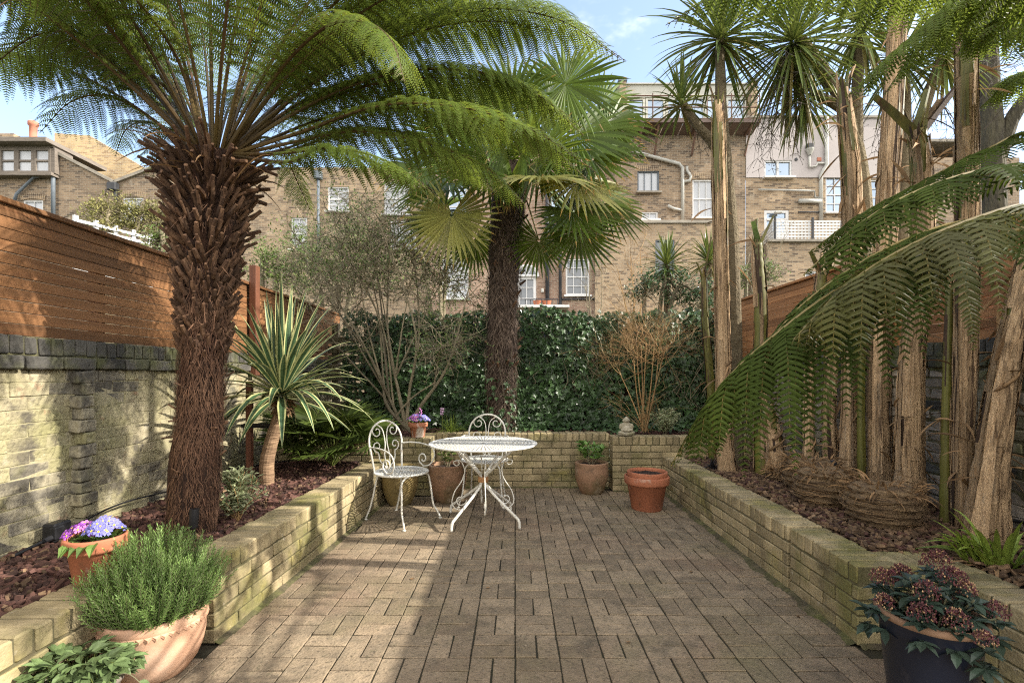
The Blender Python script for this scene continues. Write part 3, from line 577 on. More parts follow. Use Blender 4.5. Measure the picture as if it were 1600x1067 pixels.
# ================================================================== table and chairs
def perforated_disc(mb, c, r, z, rings, m=0, nang=96, rim=.008):
    """flat sheet-metal disc with radial slots punched between rings; two skins 3 mm apart
    rings: list of (r0, r1, slots or 0)"""
    c = Vector(c)
    def q(rr, a, dz): return (c.x + rr * math.cos(a), c.y + rr * math.sin(a), z + dz)
    for r0, r1, sl in rings:
        n = nang
        for k in range(n):
            if sl and k % sl == 0: continue
            a0, a1 = 2 * math.pi * k / n, 2 * math.pi * (k + 1) / n
            mb.face([q(r0, a0, .0015), q(r1, a0, .0015), q(r1, a1, .0015), q(r0, a1, .0015)], m, .5)
            mb.face([q(r0, a0, -.0015), q(r0, a1, -.0015), q(r1, a1, -.0015), q(r1, a0, -.0015)], m, .5)
    mb.tube([q(r, 2 * math.pi * k / 64, -.003) for k in range(65)], rim, 8, m, .5, cap=False)
def scroll(c, u, v, r0, turns, n=22, start=0.0, shrink=.25, sgn=1):
    """spiral in the plane (u, v) about c, from radius r0 inward"""
    return [Vector(c) + (Vector(u) * math.cos(start + sgn * 2 * math.pi * turns * i / n) + Vector(v) * math.sin(start + sgn * 2 * math.pi * turns * i / n)) * (r0 * (1 - (1 - shrink) * i / n)) for i in range(n + 1)]

TC = Vector((-.285, 4.43, 0))
t = thing('garden_table', TC, 'round white perforated metal garden table with rust at its centre', 'table')
mb = MB(); rings = [(.02, .06, 0), (.06, .085, 3), (.085, .10, 0)]
rr = .10
while rr < .44: rings += [(rr, rr + .022, 2), (rr + .022, rr + .032, 0)]; rr += .032
rings += [(rr, .472, 0)]
perforated_disc(mb, TC, .474, .70, rings, nang=144)
mb.build('tabletop', 'white_sheet', t)
for k in range(4):
    an = R(45 + 90 * k + 8); u = Vector((math.cos(an), math.sin(an), 0)); Z = Vector((0, 0, 1))
    g = lambda r, z: TC + u * r + Z * z
    mb = MB(); mb.tube(spline([g(.36, .692), g(.24, .60), g(.10, .475), g(.037, .42), g(.030, .38), g(.034, .33), g(.10, .275), g(.25, .175), g(.36, .105), g(.395, .075), g(.405, .012)], 44), .0125, 10, a=.5)
    mb.build('leg', 'white_metal', t, smooth=True)
    mb = MB()
    # lyre-shaped scrollwork hung between the legs
    an2 = an + R(45); u2 = Vector((math.cos(an2), math.sin(an2), 0)); h = lambda r, z: TC + u2 * r + Z * z
    cc1, cc2 = h(.215, .115), h(.205, .545)
    pts = scroll(h(.20, .20), u2, Z, .055, .9, 16, R(180), .35, 1)[::-1] + spline([h(.15, .20), h(.165, .13), h(.225, .115), h(.275, .17), h(.255, .27), h(.19, .37), h(.165, .46), h(.20, .545), h(.255, .545)], 30)[1:] + scroll(h(.23, .53), u2, Z, .035, .8, 14, R(30), .3, -1)[1:]
    mb.tube(pts, .0052, 6, a=.5); mb.build('scrollwork', 'white_metal', t, smooth=True)
mb = MB(); mb.lathe([(.044, .355), (.047, .36), (.047, .40), (.044, .405)], TC, 20); mb.lathe([(.0, .375), (.043, .375), (.043, .385), (0, .385)], TC, 16)
mb.build('collar', 'rust', t, smooth=True)

def make_chair():
    t = thing('garden_chair', (0, 0, 0), 'white wire armchair', 'chair', 'white wire garden chairs')
    Z = Vector((0, 0, 1))
    mb = MB(); rings = [(.015, .05, 0)]; rr = .05
    while rr < .205: rings += [(rr, rr + .018, 2), (rr + .018, rr + .026, 0)]; rr += .026
    rings += [(rr, .235, 0)]
    perforated_disc(mb, (0, 0, 0), .237, .435, rings, nang=84, rim=.009); mb.build('seat', 'white_sheet', t)
    for sx in (-1, 1):      # front legs (towards -Y) and back legs
        mb = MB(); mb.tube(spline([(sx * .07, -.205, .424), (sx * .13, -.190, .415), (sx * .17, -.180, .37), (sx * .185, -.195, .24), (sx * .195, -.205, .13), (sx * .21, -.235, .075), (sx * .225, -.265, .012)], 26), .0085, 8, a=.5)
        mb.lathe([(0, 0), (.017, 0), (.017, .006), (.009, .012)], (sx * .225, -.265, 0), 12); mb.build('leg', 'white_metal', t, smooth=True)
        mb = MB(); mb.tube(spline([(sx * .06, .175, .424), (sx * .11, .165, .415), (sx * .15, .16, .36), (sx * .165, .185, .22), (sx * .175, .22, .10), (sx * .185, .26, .012)], 22), .0085, 8, a=.5)
        mb.lathe([(0, 0), (.017, 0), (.017, .006), (.009, .012)], (sx * .185, .26, 0), 12); mb.build('leg', 'white_metal', t, smooth=True)
    mb = MB()
    def b(x, h): return Vector((x, .165 + .14 * (h - .43), h))     # plane of the back, leaning a little
    arch = [b(-.165, .42), b(-.178, .55), b(-.196, .68)] + [b(-.196 * math.cos(R(q)), .69 + .19 * math.sin(R(q))) for q in range(0, 181, 12)] + [b(.196, .68), b(.178, .55), b(.165, .42)]
    mb.tube(spline(arch, 60), .0092, 8, a=.5); mb.build('back_frame', 'white_metal', t, smooth=True)
    for sx in (-1, 1):
        mb = MB(); X = Vector((sx, 0, 0)); V = nrm(b(0, 1) - b(0, 0))
        line = spline([b(sx * .012, .44), b(sx * .03, .56), b(sx * .012, .68), b(sx * .03, .80), b(sx * .09, .855)], 24)
        s1 = scroll(b(sx * .095, .79), X, V, .062, 1.15, 24, R(95), .28, -1)
        mb.tube(line + s1[1:], .0055, 6, a=.5)
        l2 = spline([b(sx * .015, .45), b(sx * .085, .52), b(sx * .10, .60)], 10)
        s2 = scroll(b(sx * .105, .655), X, V, .055, 1.1, 22, R(-95), .25, 1)
        mb.tube(l2 + s2[1:], .0055, 6, a=.5); mb.build('back_scroll', 'white_metal', t, smooth=True)
        mb = MB()
        a0 = [Vector((sx * .19, .195, .655)), Vector((sx * .225, .11, .665)), Vector((sx * .245, -.03, .66)), Vector((sx * .255, -.14, .625)), Vector((sx * .25, -.17, .55)), Vector((sx * .235, -.13, .475)), Vector((sx * .225, -.06, .455))]
        s3 = scroll((sx * .222, -.055, .525), (0, 1, 0), Z, .06, 1.15, 22, R(-80), .3, 1)
        mb.tube(spline(a0, 32) + s3[2:], .0068, 7, a=.5); mb.build('armrest', 'white_metal', t, smooth=True)
    return t
ch = make_chair(); ch.location = (-1.03, 4.50, 0); ch.rotation_euler = (0, 0, R(57))
ch['label'] = 'white wire armchair standing in the open left of the table'
ch2 = copy_tree(ch); ch2.location = (-.315, 5.14, 0); ch2.rotation_euler = (0, 0, R(-4)); ch2['label'] = 'white wire armchair behind the round table facing forward'

# ================================================================== pots
def pot(t, prof, mats, loc, soil_z, soil_r, n=48, wob=.002, soilmat='soil'):
    mb = MB(); mb.lathe(prof, loc, n, wob=wob); mb.build('pot', mats, t, smooth=True)
    mb = MB(); k = 18
    for i in range(4):
        for j in range(k):
            r0, r1 = soil_r * i / 4, soil_r * (i + 1) / 4; a0, a1 = 6.2832 * j / k, 6.2832 * (j + 1) / k
            zz = lambda r, a: loc[2] + soil_z + .012 * mnoise.noise(Vector((r * 30 * math.cos(a), r * 30 * math.sin(a), loc[0])))
            mb.face([(loc[0] + r * math.cos(a), loc[1] + r * math.sin(a), zz(r, a)) for r, a in ((r0, a0), (r1, a0), (r1, a1), (r0, a1))][(1 if i == 0 else 0):], a=.5)
    mb.build('compost', soilmat, t)
def flared(r0, r1, h, th=.018, rimh=.0, rimo=.012):
    """plain tapered pot with optional thick collar"""
    p = [(0, 0), (r0 * .96, 0), (r0, .006)]
    if rimh:
        rb = r0 + (r1 - rimo - r0) * (h - rimh) / h
        p += [(rb, h - rimh - .002), (r1 - .004, h - rimh + .002), (r1 - .001, h - rimh + .010), (r1, h - .008), (r1 - .004, h)]
    else: p += [(r1 - .003, h - .012), (r1, h - .006), (r1 - .003, h)]
    return p + [(r1 - th, h), (r1 - th - .003, h - .02), (r1 - th - .01, h * .6)]
def bellied(r0, rm, r1, h, th=.02, lip=.01):
    p = [(0, 0), (r0 * .95, 0), (r0, .008)]
    for i in range(1, 10):
        s = i / 10; r = r0 + (rm - r0) * math.sin(min(1, s / .72) * math.pi / 2) if s < .72 else rm + (r1 - rm) * ((s - .72) / .28) ** 1.6
        p.append((r, h * s * .96))
    return p + [(r1 + lip, h * .975), (r1 + lip, h - .004), (r1 + lip * .5, h), (r1 - th, h), (r1 - th - .004, h * .9), (r1 - th, h * .6)]

# rosemary in a big pale bowl
c = Vector((-1.585, 2.19, 0))
t = thing('potted_rosemary', c, 'bushy rosemary in a wide pale terracotta bowl with scalloped band', 'potted plant')
pr = [(0, 0), (.125, 0), (.15, .012), (.192, .06), (.216, .11), (.228, .17), (.233, .245), (.236, .25), (.237, .262), (.236, .278), (.232, .288), (.205, .288), (.20, .27), (.19, .18)]
pot(t, pr, 'terracotta_pale', c, .25, .20, 64, .0008)
mb = MB(); n = 44   # pinched, scalloped band below the rim
for k in range(n):
    a0, a1, am = 6.2832 * k / n, 6.2832 * (k + 1) / n, 6.2832 * (k + .5) / n
    q = lambda r, a, z: (c.x + r * math.cos(a), c.y + r * math.sin(a), z)
    top0, top1 = q(.236, a0, .250), q(.236, a1, .250); m0 = q(.243, am, .240); lo0, lo1, lom = q(.2345, a0, .240), q(.2345, a1, .240), q(.238, am, .226)
    mb.face([top0, top1, m0]); mb.face([top0, m0, lom, lo0]); mb.face([top1, lo1, lom, m0])
mb.build('scalloped_band', 'terracotta_pale', t)
mb = MB()
for k in range(800):
    a = U(0, 6.2832); r = .19 * math.sqrt(rnd.random()); b0 = Vector((c.x + r * math.cos(a), c.y + r * math.sin(a), .25))
    el = R(90) - r / .19 * R(56) * U(.3, 1.1); d = sph(a + U(-.3, .3), el); Ls = U(.25, .43) * (1 - .38 * (r / .19) ** 2)
    pts = [b0]; 
    for i in range(6):
        pts.append(pts[-1] + d * Ls / 6); d = nrm(d + Vector((U(-.12, .12), U(-.12, .12), .10)))
    mb.tube(pts, [.0022, .002, .0018, .0016, .0014, .0012, .001], 3, 1)
    nn = int(Ls / .0048); av = rnd.random()
    for i in range(nn):
        s = .12 + .88 * i / nn; j = min(5, int(s * 6)); p = pts[j].lerp(pts[j + 1], s * 6 - j); dd = nrm(pts[j + 1] - pts[j])
        az = i * 2.4 + U(-.3, .3); o1 = nrm(dd.orthogonal()); o2 = dd.cross(o1); rad = o1 * math.cos(az) + o2 * math.sin(az)
        up = .55 + .6 * s; d2 = nrm(rad + dd * up); l = U(.018, .030) * (1 if s < .9 else .75); wv = nrm(dd.cross(rad)) * .0021
        mb.face([p - wv * .6, p + d2 * l * .5 - wv, p + d2 * l, p + d2 * l * .5 + wv, p + wv * .6], 0, min(1, max(0, av * .35 + .25 + .4 * s * s + U(-.12, .12))))
mb.build('foliage', ['rosemary', 'rosemary_stem'], t)

t.scale = (.84, .84, .97)
# low leafy plant in a grey pot, bottom corner
c = Vector((-1.60, 1.83, 0))
t = thing('potted_strawberry', c, 'trailing green leafy plant in a weathered grey pot beside the bowl', 'potted plant')
pot(t, flared(.10, .135, .195, rimh=.03), 'grey_pot', c, .175, .115)
mb = MB()
for k in range(95):
    a = U(0, 6.2832); b0 = c + Vector((.06 * math.cos(a), .06 * math.sin(a), .175)); d = sph(a, U(.25, 1.45)); Ls = U(.05, .125)
    e = spline([b0, b0 + d * Ls * .6 + Vector((0, 0, .02)), b0 + d * Ls + Vector((0, 0, -.01))], 5); mb.tube(e, .0016, 3, 1)
    dd = nrm(e[-1] - e[-2]); nn = Vector((U(-.4, .4), U(-.5, .2), 1)); av = rnd.random()
    for q in (-1, 0, 1):
        d3 = nrm(dd + nrm(dd.cross(nn)) * q * 1.1 + Vector((0, 0, U(-.3, .2)))); mb.leaf(e[-1], d3, nn, U(.045, .065), U(.026, .038), 0, av, .1)
for k in range(150):
    a = U(0, 6.2832); r = .15 * math.sqrt(rnd.random()); mb.leaf(c + Vector((r * math.cos(a), r * math.sin(a), .285 - .9 * r * r / .15 * .5 + U(-.03, .02))), sph(a + U(-1, 1), U(-.4, .4)), (U(-.5, .5), U(-.6, .2), 1), U(.04, .062), U(.026, .036), 0, None, .15)
mb.build('foliage', ['strawberry_leaf', 'petiole'], t)
for b0, sq in ((c + Vector((.10, -.02, .2)), 1), (c + Vector((-.10, 0, .2)), -1)):
    mb = MB(); pts = spline([b0, b0 + Vector((sq * .10, -.02, .035)), b0 + Vector((sq * .17, -.04, .01)), b0 + Vector((sq * .22, -.05, -.03))], 10); mb.tube(pts, .0013, 3, 1)
    for i in (6, 8, 10): mb.leaf(pts[i], (sq, U(-.5, .5), -.3), (0, -.5, 1), .035, .02)
    mb.build('runner', ['strawberry_leaf', 'rosemary_stem'], t)

def primula(mb, b0, nf, rad, hh, kinds, leafn, ll, fr=.016):
    for k in range(leafn):
        a = U(0, 6.2832); d = sph(a, U(.1, .8)); mb.leaf(b0 + Vector((math.cos(a), math.sin(a), 0)) * rad * .3, d, (U(-.3, .3), U(-.3, .3), 1), ll * U(.7, 1.15), ll * .48, 0, None, .25)
    for k in range(nf):
        a = U(0, 6.2832); r = rad * math.sqrt(U(.02, 1)); z = hh * (1 - .55 * (r / rad) ** 2) * U(.85, 1.1)
        p = b0 + Vector((r * math.cos(a), r * math.sin(a), z)); n = nrm(Vector((math.cos(a) * r / rad * .8, math.sin(a) * r / rad * .8 - .35, .8)))
        kd = kinds(p); o1 = nrm(n.orthogonal()); o2 = n.cross(o1); av = rnd.random(); ph = U(0, 1)
        for q in range(5):
            an = ph + q * 1.2566; e = lambda da, rr, dz=0: p + (o1 * math.cos(an + da) + o2 * math.sin(an + da)) * rr * fr + n * dz
            mb.raw([p, e(-.5, .75, .002), e(-.28, 1.05, .001), e(0, .93, .003), e(.28, 1.05, .001), e(.5, .75, .002)], [(0, 1, 2, 3), (0, 3, 4, 5)], kd, av)
        mb.raw([p + n * .002 + (o1 * math.cos(q * 1.047) + o2 * math.sin(q * 1.047)) * fr * .24 for q in range(6)], [(0, 1, 2, 3, 4, 5)], 4, .6)
PM = ['primula_leaf', 'blue_petal', 'purple_petal', 'magenta_petal', 'yellow_eye']
c = Vector((-1.845, 2.19, .405))
t = thing('potted_primula', c, 'large terracotta pot of blue and magenta primroses on the left planter wall', 'potted plant')
pot(t, flared(.098, .145, .205, rimh=.06, rimo=.014), 'terracotta', c, .185, .125)
mb = MB(); primula(mb, c + Vector((.045, .0, .185)), 34, .085, .095, lambda p: 1, 16, .095, .0235); primula(mb, c + Vector((-.065, -.015, .185)), 42, .08, .075, lambda p: rnd.choice((2, 2, 3)), 14, .09, .020)
for k in range(5): mb.leaf(c + Vector((-.04 + .03 * k, -.10, .20)), (U(-.4, .4), -1, -.25), (0, -.4, 1), .09, .055, 0, None, .3)
mb.build('flowers', PM, t)
t.scale = (.80, .80, .97)
c = Vector((-1.075, 5.50, .618))
t = thing('potted_primula', c, 'small lime stained terracotta pot of purple and blue primroses on the back block', 'potted plant')
pot(t, flared(.072, .108, .165, rimh=.05), 'terracotta_salty', c, .15, .09)
mb = MB(); primula(mb, c + Vector((0, 0, .15)), 70, .125, .10, lambda p: 1 if p.x - c.x > .02 else rnd.choice((2, 3, 2, 1)), 22, .08, .019)
for k in range(9): mb.blob(c + Vector((.03 + U(-.012, .012), U(-.01, .01), .25 + k * .008)), .009, 3)
mb.build('flowers', PM, t)

# mossy pot behind the chair
c = Vector((-1.17, 5.05, 0))
t = thing('empty_pot', c, 'mossy green stained clay pot behind the left wire chair', 'pot'); pot(t, bellied(.115, .185, .185, .375, lip=.006), 'green_pot', c, .30, .165)
# clay pot with small shrub behind the table
c = Vector((-.70, 5.16, 0))
t = thing('potted_shrub', c, 'rounded brown clay pot with a thin leggy shrub behind the table', 'potted plant'); pot(t, bellied(.12, .198, .19, .385), 'mossy_pot', c, .345, .17)
def leggy(mb, c, z0, n, h, spread, ls, m0=0, m1=1, lp=6):
    for k in range(n):
        a = U(0, 6.2832); d = nrm(Vector((math.cos(a) * spread, math.sin(a) * spread, 1))); b0 = c + Vector((d.x * .04, d.y * .04, z0)); hh = h * U(.6, 1)
        pts = [b0]
        for i in range(5): pts.append(pts[-1] + nrm(d + Vector((U(-.2, .2), U(-.2, .2), .1))) * hh / 5)
        mb.tube(pts, [.005, .0045, .004, .0035, .003, .002], 5, m1)
        for i in range(2, 6):
            for q in range(lp if i == 5 else max(1, lp // 2)):
                a2 = U(0, 6.2832); mb.leaf(pts[i], sph(a2, U(-.1, .9)), (U(-.3, .3), U(-.6, .1), 1), ls * U(.6, 1.1), ls * .42, m0)
mb = MB(); leggy(mb, c, .345, 7, .24, .35, .06); mb.build('foliage', ['small_leaf', 'twig'], t)
# pale clay pot with fresh green shrub
c = Vector((.845, 5.50, 0))
t = thing('potted_shrub', c, 'pale rounded clay pot with a fresh green shrub against the back planter', 'potted plant'); pot(t, bellied(.115, .185, .172, .345, lip=.013), 'mossy_pot', c, .315, .15)
mb = MB(); leggy(mb, c, .315, 9, .30, .55, .085, lp=9); mb.build('foliage', ['bright_leaf', 'twig'], t)
# nested terracotta pots
c = Vector((1.285, 4.86, 0))
t = thing('terracotta_pot', c, 'outer plain terracotta pot holding another pot near the right planter', 'pot', ); mb = MB(); mb.lathe(flared(.145, .215, .325, rimh=.075, rimo=.014)[:-1] + [(.17, .15)], c, 56); mb.build('pot', 'terracotta', t, smooth=True)
c2 = c + Vector((.005, 0, .075))
t = thing('terracotta_pot', c2, 'inner terracotta pot stacked inside the outer one and half full of soil', 'pot'); pot(t, flared(.125, .193, .295, rimh=.07, rimo=.012), 'terracotta', c2, .262, .172)
# blue glazed pot with skimmia
c = Vector((1.50, 1.80, 0))
t = thing('potted_skimmia', c, 'dark blue glazed pot of skimmia with dark red flower clusters', 'potted plant')
pr = [(0, 0), (.125, 0), (.135, .01), (.155, .12), (.178, .28), (.187, .345), (.191, .35), (.192, .36), (.20, .392)]
mb = MB(); mb.lathe(pr, c, 56); mb.lathe([(.180, .398), (.172, .37), (.16, .3)], c, 56); mb.build('pot', 'blue_glaze', t, smooth=True)
mb = MB(); mb.lathe([(.2003, .390), (.2065, .396), (.2075, .404), (.203, .412), (.190, .413), (.181, .408), (.180, .397)], c, 56); mb.build('rim', 'rim_clay', t, smooth=True)
mb = MB()
for j in range(24):
    a0, a1 = 6.2832 * j / 24, 6.2832 * (j + 1) / 24; mb.face([c + Vector((0, 0, .36)), c + Vector((.176 * math.cos(a0), .176 * math.sin(a0), .355)), c + Vector((.176 * math.cos(a1), .176 * math.sin(a1), .355))])
mb.build('compost', 'soil', t)
mb = MB(); fl = MB()
heads = []
for k in range(25):
    a = k * 2.4 + U(-.3, .3); r = .215 * math.sqrt((k + .5) / 25); hz = .545 - .14 * (r / .2) ** 2 + U(-.03, .03)
    heads.append(c + Vector((r * 1.15 * math.cos(a) + .01, r * 1.1 * math.sin(a), hz)))
for k, h in enumerate(heads):
    st = c + Vector(((h.x - c.x) * .35, (h.y - c.y) * .35, .36)); mb.tube(spline([st, (st + h) / 2 + Vector((0, 0, .01)), h], 5), .0035, 4, 1)
    for lv in range(2):
        for q in range(8):
            a = q * .8 + U(-.3, .3) + lv; d = sph(a, U(-.25, .35) - lv * .25)
            mb.leaf(h - Vector((0, 0, .012 + .05 * lv)), d, (d.x * -.3, d.y * -.3, 1), U(.060, .088), U(.036, .046), 0, None, .12)
    if k % 3 != 1:
        rr = U(.033, .048); tone = rnd.random()
        for q in range(230):
            d = sph(U(0, 6.2832), U(-.35, 1.57)); p = h + Vector((0, 0, .022)) + Vector((d.x * rr * 1.15, d.y * rr * 1.15, d.z * rr * .85)) * U(.65, 1.05)
            fl.blob(p, U(.0026, .0046), 1 if rnd.random() < .06 + tone * .34 else 0)
mb.build('foliage', ['skimmia_leaf', 'rosemary_stem'], t); fl.build('flowers', ['skimmia_red', 'skimmia_cream'], t)

t.scale = (.80, .80, 1.1)
# ================================================================== seated stone statue
c = Vector((1.265, 5.66, .618))
bm = bmesh.new()
def ell(x, y, z, rx, ry, rz, seg=14):
    mt = Matrix.Translation((x, y, z)) @ Matrix.Diagonal((rx, ry, rz, 1)); bmesh.ops.create_uvsphere(bm, u_segments=seg, v_segments=10, radius=1, matrix=mt)
for e in ((0, 0, .012, .083, .06, .014), (0, .01, .03, .068, .05, .022), (0, .012, .085, .050, .042, .060), (0, -.018, .075, .038, .03, .034), (0, .01, .125, .047, .034, .026), (0, .0, .172, .030, .030, .034), (0, .004, .203, .014, .014, .012),
          (-.05, -.015, .034, .030, .036, .018), (.05, -.015, .034, .030, .036, .018), (-.02, -.042, .027, .036, .018, .013), (.022, -.04, .026, .036, .018, .013),
          (-.052, .0, .10, .017, .018, .036), (.052, .0, .10, .017, .018, .036), (-.040, -.028, .064, .018, .026, .014), (.040, -.028, .064, .018, .026, .014), (-.012, -.046, .06, .017, .013, .010), (.012, -.046, .058, .017, .013, .010),
          (-.031, .0, .168, .006, .009, .016), (.031, .0, .168, .006, .009, .016), (0, -.030, .168, .006, .007, .010), (0, -.027, .155, .012, .006, .004), (-.012, -.027, .176, .007, .004, .003), (.012, -.027, .176, .007, .004, .003)): ell(*e)
me = bpy.data.meshes.new('statue'); bm.to_mesh(me); bm.free(); me.materials.append(MT['stone'])
o = bpy.data.objects.new('stone_statue', me); col.objects.link(o); o.location = c; o.scale = (1.22, 1.1, 1.0)
md = o.modifiers.new('r', 'REMESH'); md.mode = 'VOXEL'; md.voxel_size = .0042; md.use_smooth_shade = True
tag(o, 'small pale stone statue of a seated figure on the right planter block', 'statue')

# ================================================================== spotlights, cables, stake
def spot(loc, d, label, L=.10, r=.022):
    loc = Vector(loc); d = nrm(d); t = thing('garden_spotlight', loc, label, 'spotlight')
    mb = MB(); h = loc + Vector((0, 0, .09)); mb.tube([h - d * L * .5, h - d * L * .42, h + d * L * .2, h + d * L * .5, h + d * L * .5, h + d * L * .40], [r * .6, r * .9, r, r, r * .8, r * .78], 16, a=.5); mb.build('lamp_head', 'black_plastic', t)
    mb = MB(); mb.tube([loc - Vector((0, 0, .02)), loc + Vector((0, 0, .05)), h - d * L * .3], [.008, .007, .006], 8, a=.5); mb.build('spike', 'black_plastic', t)
spot(P(303, 836, 2.72), (.05, .03, 1), 'black spotlight at the foot of the tree fern', .11, .024)
spot(P(1308, 752, 3.85), (-.55, -.1, .62), 'black spotlight tilted among the banana stems', .15, .032)
c = Vector((LX + .09, 2.80, .43))
t = thing('junction_box', c, 'black outdoor junction box on the soil by the limewashed wall', 'junction box')
mb = MB(); mb.box(c, (.04, .055, .052), ch=.01); mb.box(c + Vector((.028, -.03, 0)), (.02, .03, .035), ch=.006); mb.build('body', 'black_plastic', t)
mb = MB(); mb.tube([c + Vector((.02, -.055, -.02)), c + Vector((.02, -.10, -.025))], [.017, .013], 10); mb.build('gland', 'black_plastic', t)
def cable(pts, r, label):
    mb = MB(); mb.tube(spline(pts, 40), r, 6, a=.5); o = mb.build('cable', 'black_plastic', loc=pts[0], smooth=True); tag(o, label, 'cable')
cable([c + Vector((.02, -.10, -.025)), c + Vector((.0, -.35, -.06)), c + Vector((-.02, -.8, -.07)), c + Vector((-.01, -1.4, -.08))], .009, 'black cable running from the junction box towards the near edge')
cable([c + Vector((.02, .06, .0)), (LX + .07, 3.3, .46), (LX + .08, 3.9, .43), (LX + .12, 4.6, .44), (LX + .5, 5.3, .43)], .006, 'black cable along the foot of the limewashed wall')
cable([(2.93, 3.0, .44), (2.94, 2.7, .47), (2.96, 2.4, .40), (2.97, 1.9, .40)], .010, 'black cable along the foot of the grey mossy wall')
mb = MB(); c = P(390, 750, 4.35); c.z = .33; mb.box(c + Vector((0, 0, .42)), (.024, .024, .50), ch=.004)
tag(mb.build('plant_stake', 'stained_post', loc=c), 'red stained square stake beside the variegated yucca', 'stake')
a = P(388, 664, 4.33); b = P(430, 664, 4.28)
mb = MB()
for dz in (-.012, .002): mb.tube(spline([a + Vector((-.04, -.03, dz)), a + Vector((.05, -.045, dz)), (a + b) / 2 + Vector((0, -.03, dz)), b + Vector((-.02, -.075, dz)), b + Vector((.06, -.06, dz)), b + Vector((.07, .03, dz)), b + Vector((0, .06, dz)), a + Vector((.03, .04, dz)), a + Vector((-.04, .03, dz)), a + Vector((-.04, -.03, dz))], 50), .010, 6, a=.5, wob=.25)
tag(mb.build('tree_tie', 'black_plastic', loc=a), 'black tie fastening the yucca to its stake', 'tie')
mb = MB(); mb.box((-2.08, 3.07, .40), (.05, .016, .012), (Vector((.97, .2, .1)), Vector((-.2, .97, 0)), Vector((-.1, 0, 1))), ch=.003)
tag(mb.build('plant_marker', 'white_paint', loc=(-2.08, 3.07, .39)), 'small white plastic label lying on the left bed', 'plant label')
# ================================================================== ferns
def frond(parent, pts, plen=.42, pmat='fern_leaf', sp=.047, bare=.22, grav=.9, ql=.034, qs=.0118, qw=.0043, stipe_r=.011, stem='stipe', fwd=.42, rows=1, edge=.5, droopvar=.25, nose=1.0, irr=.06):
    """one bipinnate frond: stipe and rachis along pts (world), pinnae both sides, each with two rows of pinnules"""
    npt = 60; path = spline(pts, npt); Lr = sum((path[i + 1] - path[i]).length for i in range(npt))
    mb = MB(); mb.tube(path[::2], [stipe_r * (1 - .86 * i / (npt // 2)) for i in range(npt // 2 + 1)], 6, 1, rnd.random())
    n = int(Lr * (1 - bare) / sp); Zd = Vector((0, 0, -1))
    for i in range(n):
        u = (i + .5) / n; t = bare + (1 - bare) * u; fi = t * npt; j = min(npt - 1, int(fi)); o = path[j].lerp(path[j + 1], fi - j)
        T = nrm(path[j + 1] - path[j]); S = T.cross(Vector((0, 0, 1)))
        S = nrm(S) if S.length > .1 else Vector((1, 0, 0))
        prof = min(1, .34 + 1.5 * u) * (1 - max(0, (u - .42) / .58) ** 1.7 * .97) * nose
        for sg in (-1, 1):
            Lp = plen * prof * U(1 - irr * 2.2, 1 + irr)
            if Lp < .012: continue
            d = nrm(S * sg + T * (fwd + .35 * u) + Vector((0, 0, U(-.12, .12))) + T * U(-irr, irr) * 2); p = o.copy(); k = 7; nodes = [p.copy()]; g = grav * U(1 - droopvar, 1 + droopvar) * (.55 + .6 * prof)
            for q in range(k):
                p = p + d * Lp / k; nodes.append(p.copy()); d = nrm(d + Zd * g / k * (1.5 - q / k))
            av = rnd.random(); av = edge * av + (1 - edge) * .5
            mb.tube([nodes[0], nodes[3], nodes[6]], [.0022, .0015, .0006], 3, 1, .6, cap=False)
            m = max(3, int(Lp / qs))
            for q in range(m):
                s = (q + .5) / m; f = s * k; a = min(k - 1, int(f)); c = nodes[a].lerp(nodes[a + 1], f - a); dd = nrm(nodes[a + 1] - nodes[a])
                Wv = T - dd * T.dot(dd); Wv = nrm(Wv) if Wv.length > .05 else nrm(dd.orthogonal())
                l = ql * min(1, Lp / (plen * .5)) * (1 - s ** 2.2 * .93) * U(.9, 1.1)
                for h in (-1, 1):
                    e = nrm(Wv * h + dd * .38 + Zd * .14); wv = dd * qw * min(1, l / ql + .25)
                    if rows == 1: mb.face([c - wv * .8, c + e * l * .55 - wv * .85, c + e * l, c + e * l * .5 + wv * .9, c + wv * .8], 0, av)
                    else:   # lobed edge for fronds seen close up
                        e2 = nrm(e + Zd * .22); x1 = c + e * l * .5; x2 = x1 + e2 * l * .5; nrmv = nrm(e.cross(dd)) * qw * .5
                        mb.face([c - wv + nrmv, x1 - wv * 1.02 + nrmv, x1, c], 0, av); mb.face([c, x1, x1 + wv * 1.02 + nrmv, c + wv + nrmv], 0, av)
                        mb.face([x1 - wv * .98 + nrmv, x1 + e2 * l * .3 - wv * .7 + nrmv, x2, x1], 0, av); mb.face([x1, x2, x1 + e2 * l * .3 + wv * .7 + nrmv, x1 + wv * .98 + nrmv], 0, av)
    return mb.build('frond', [pmat, stem], parent)

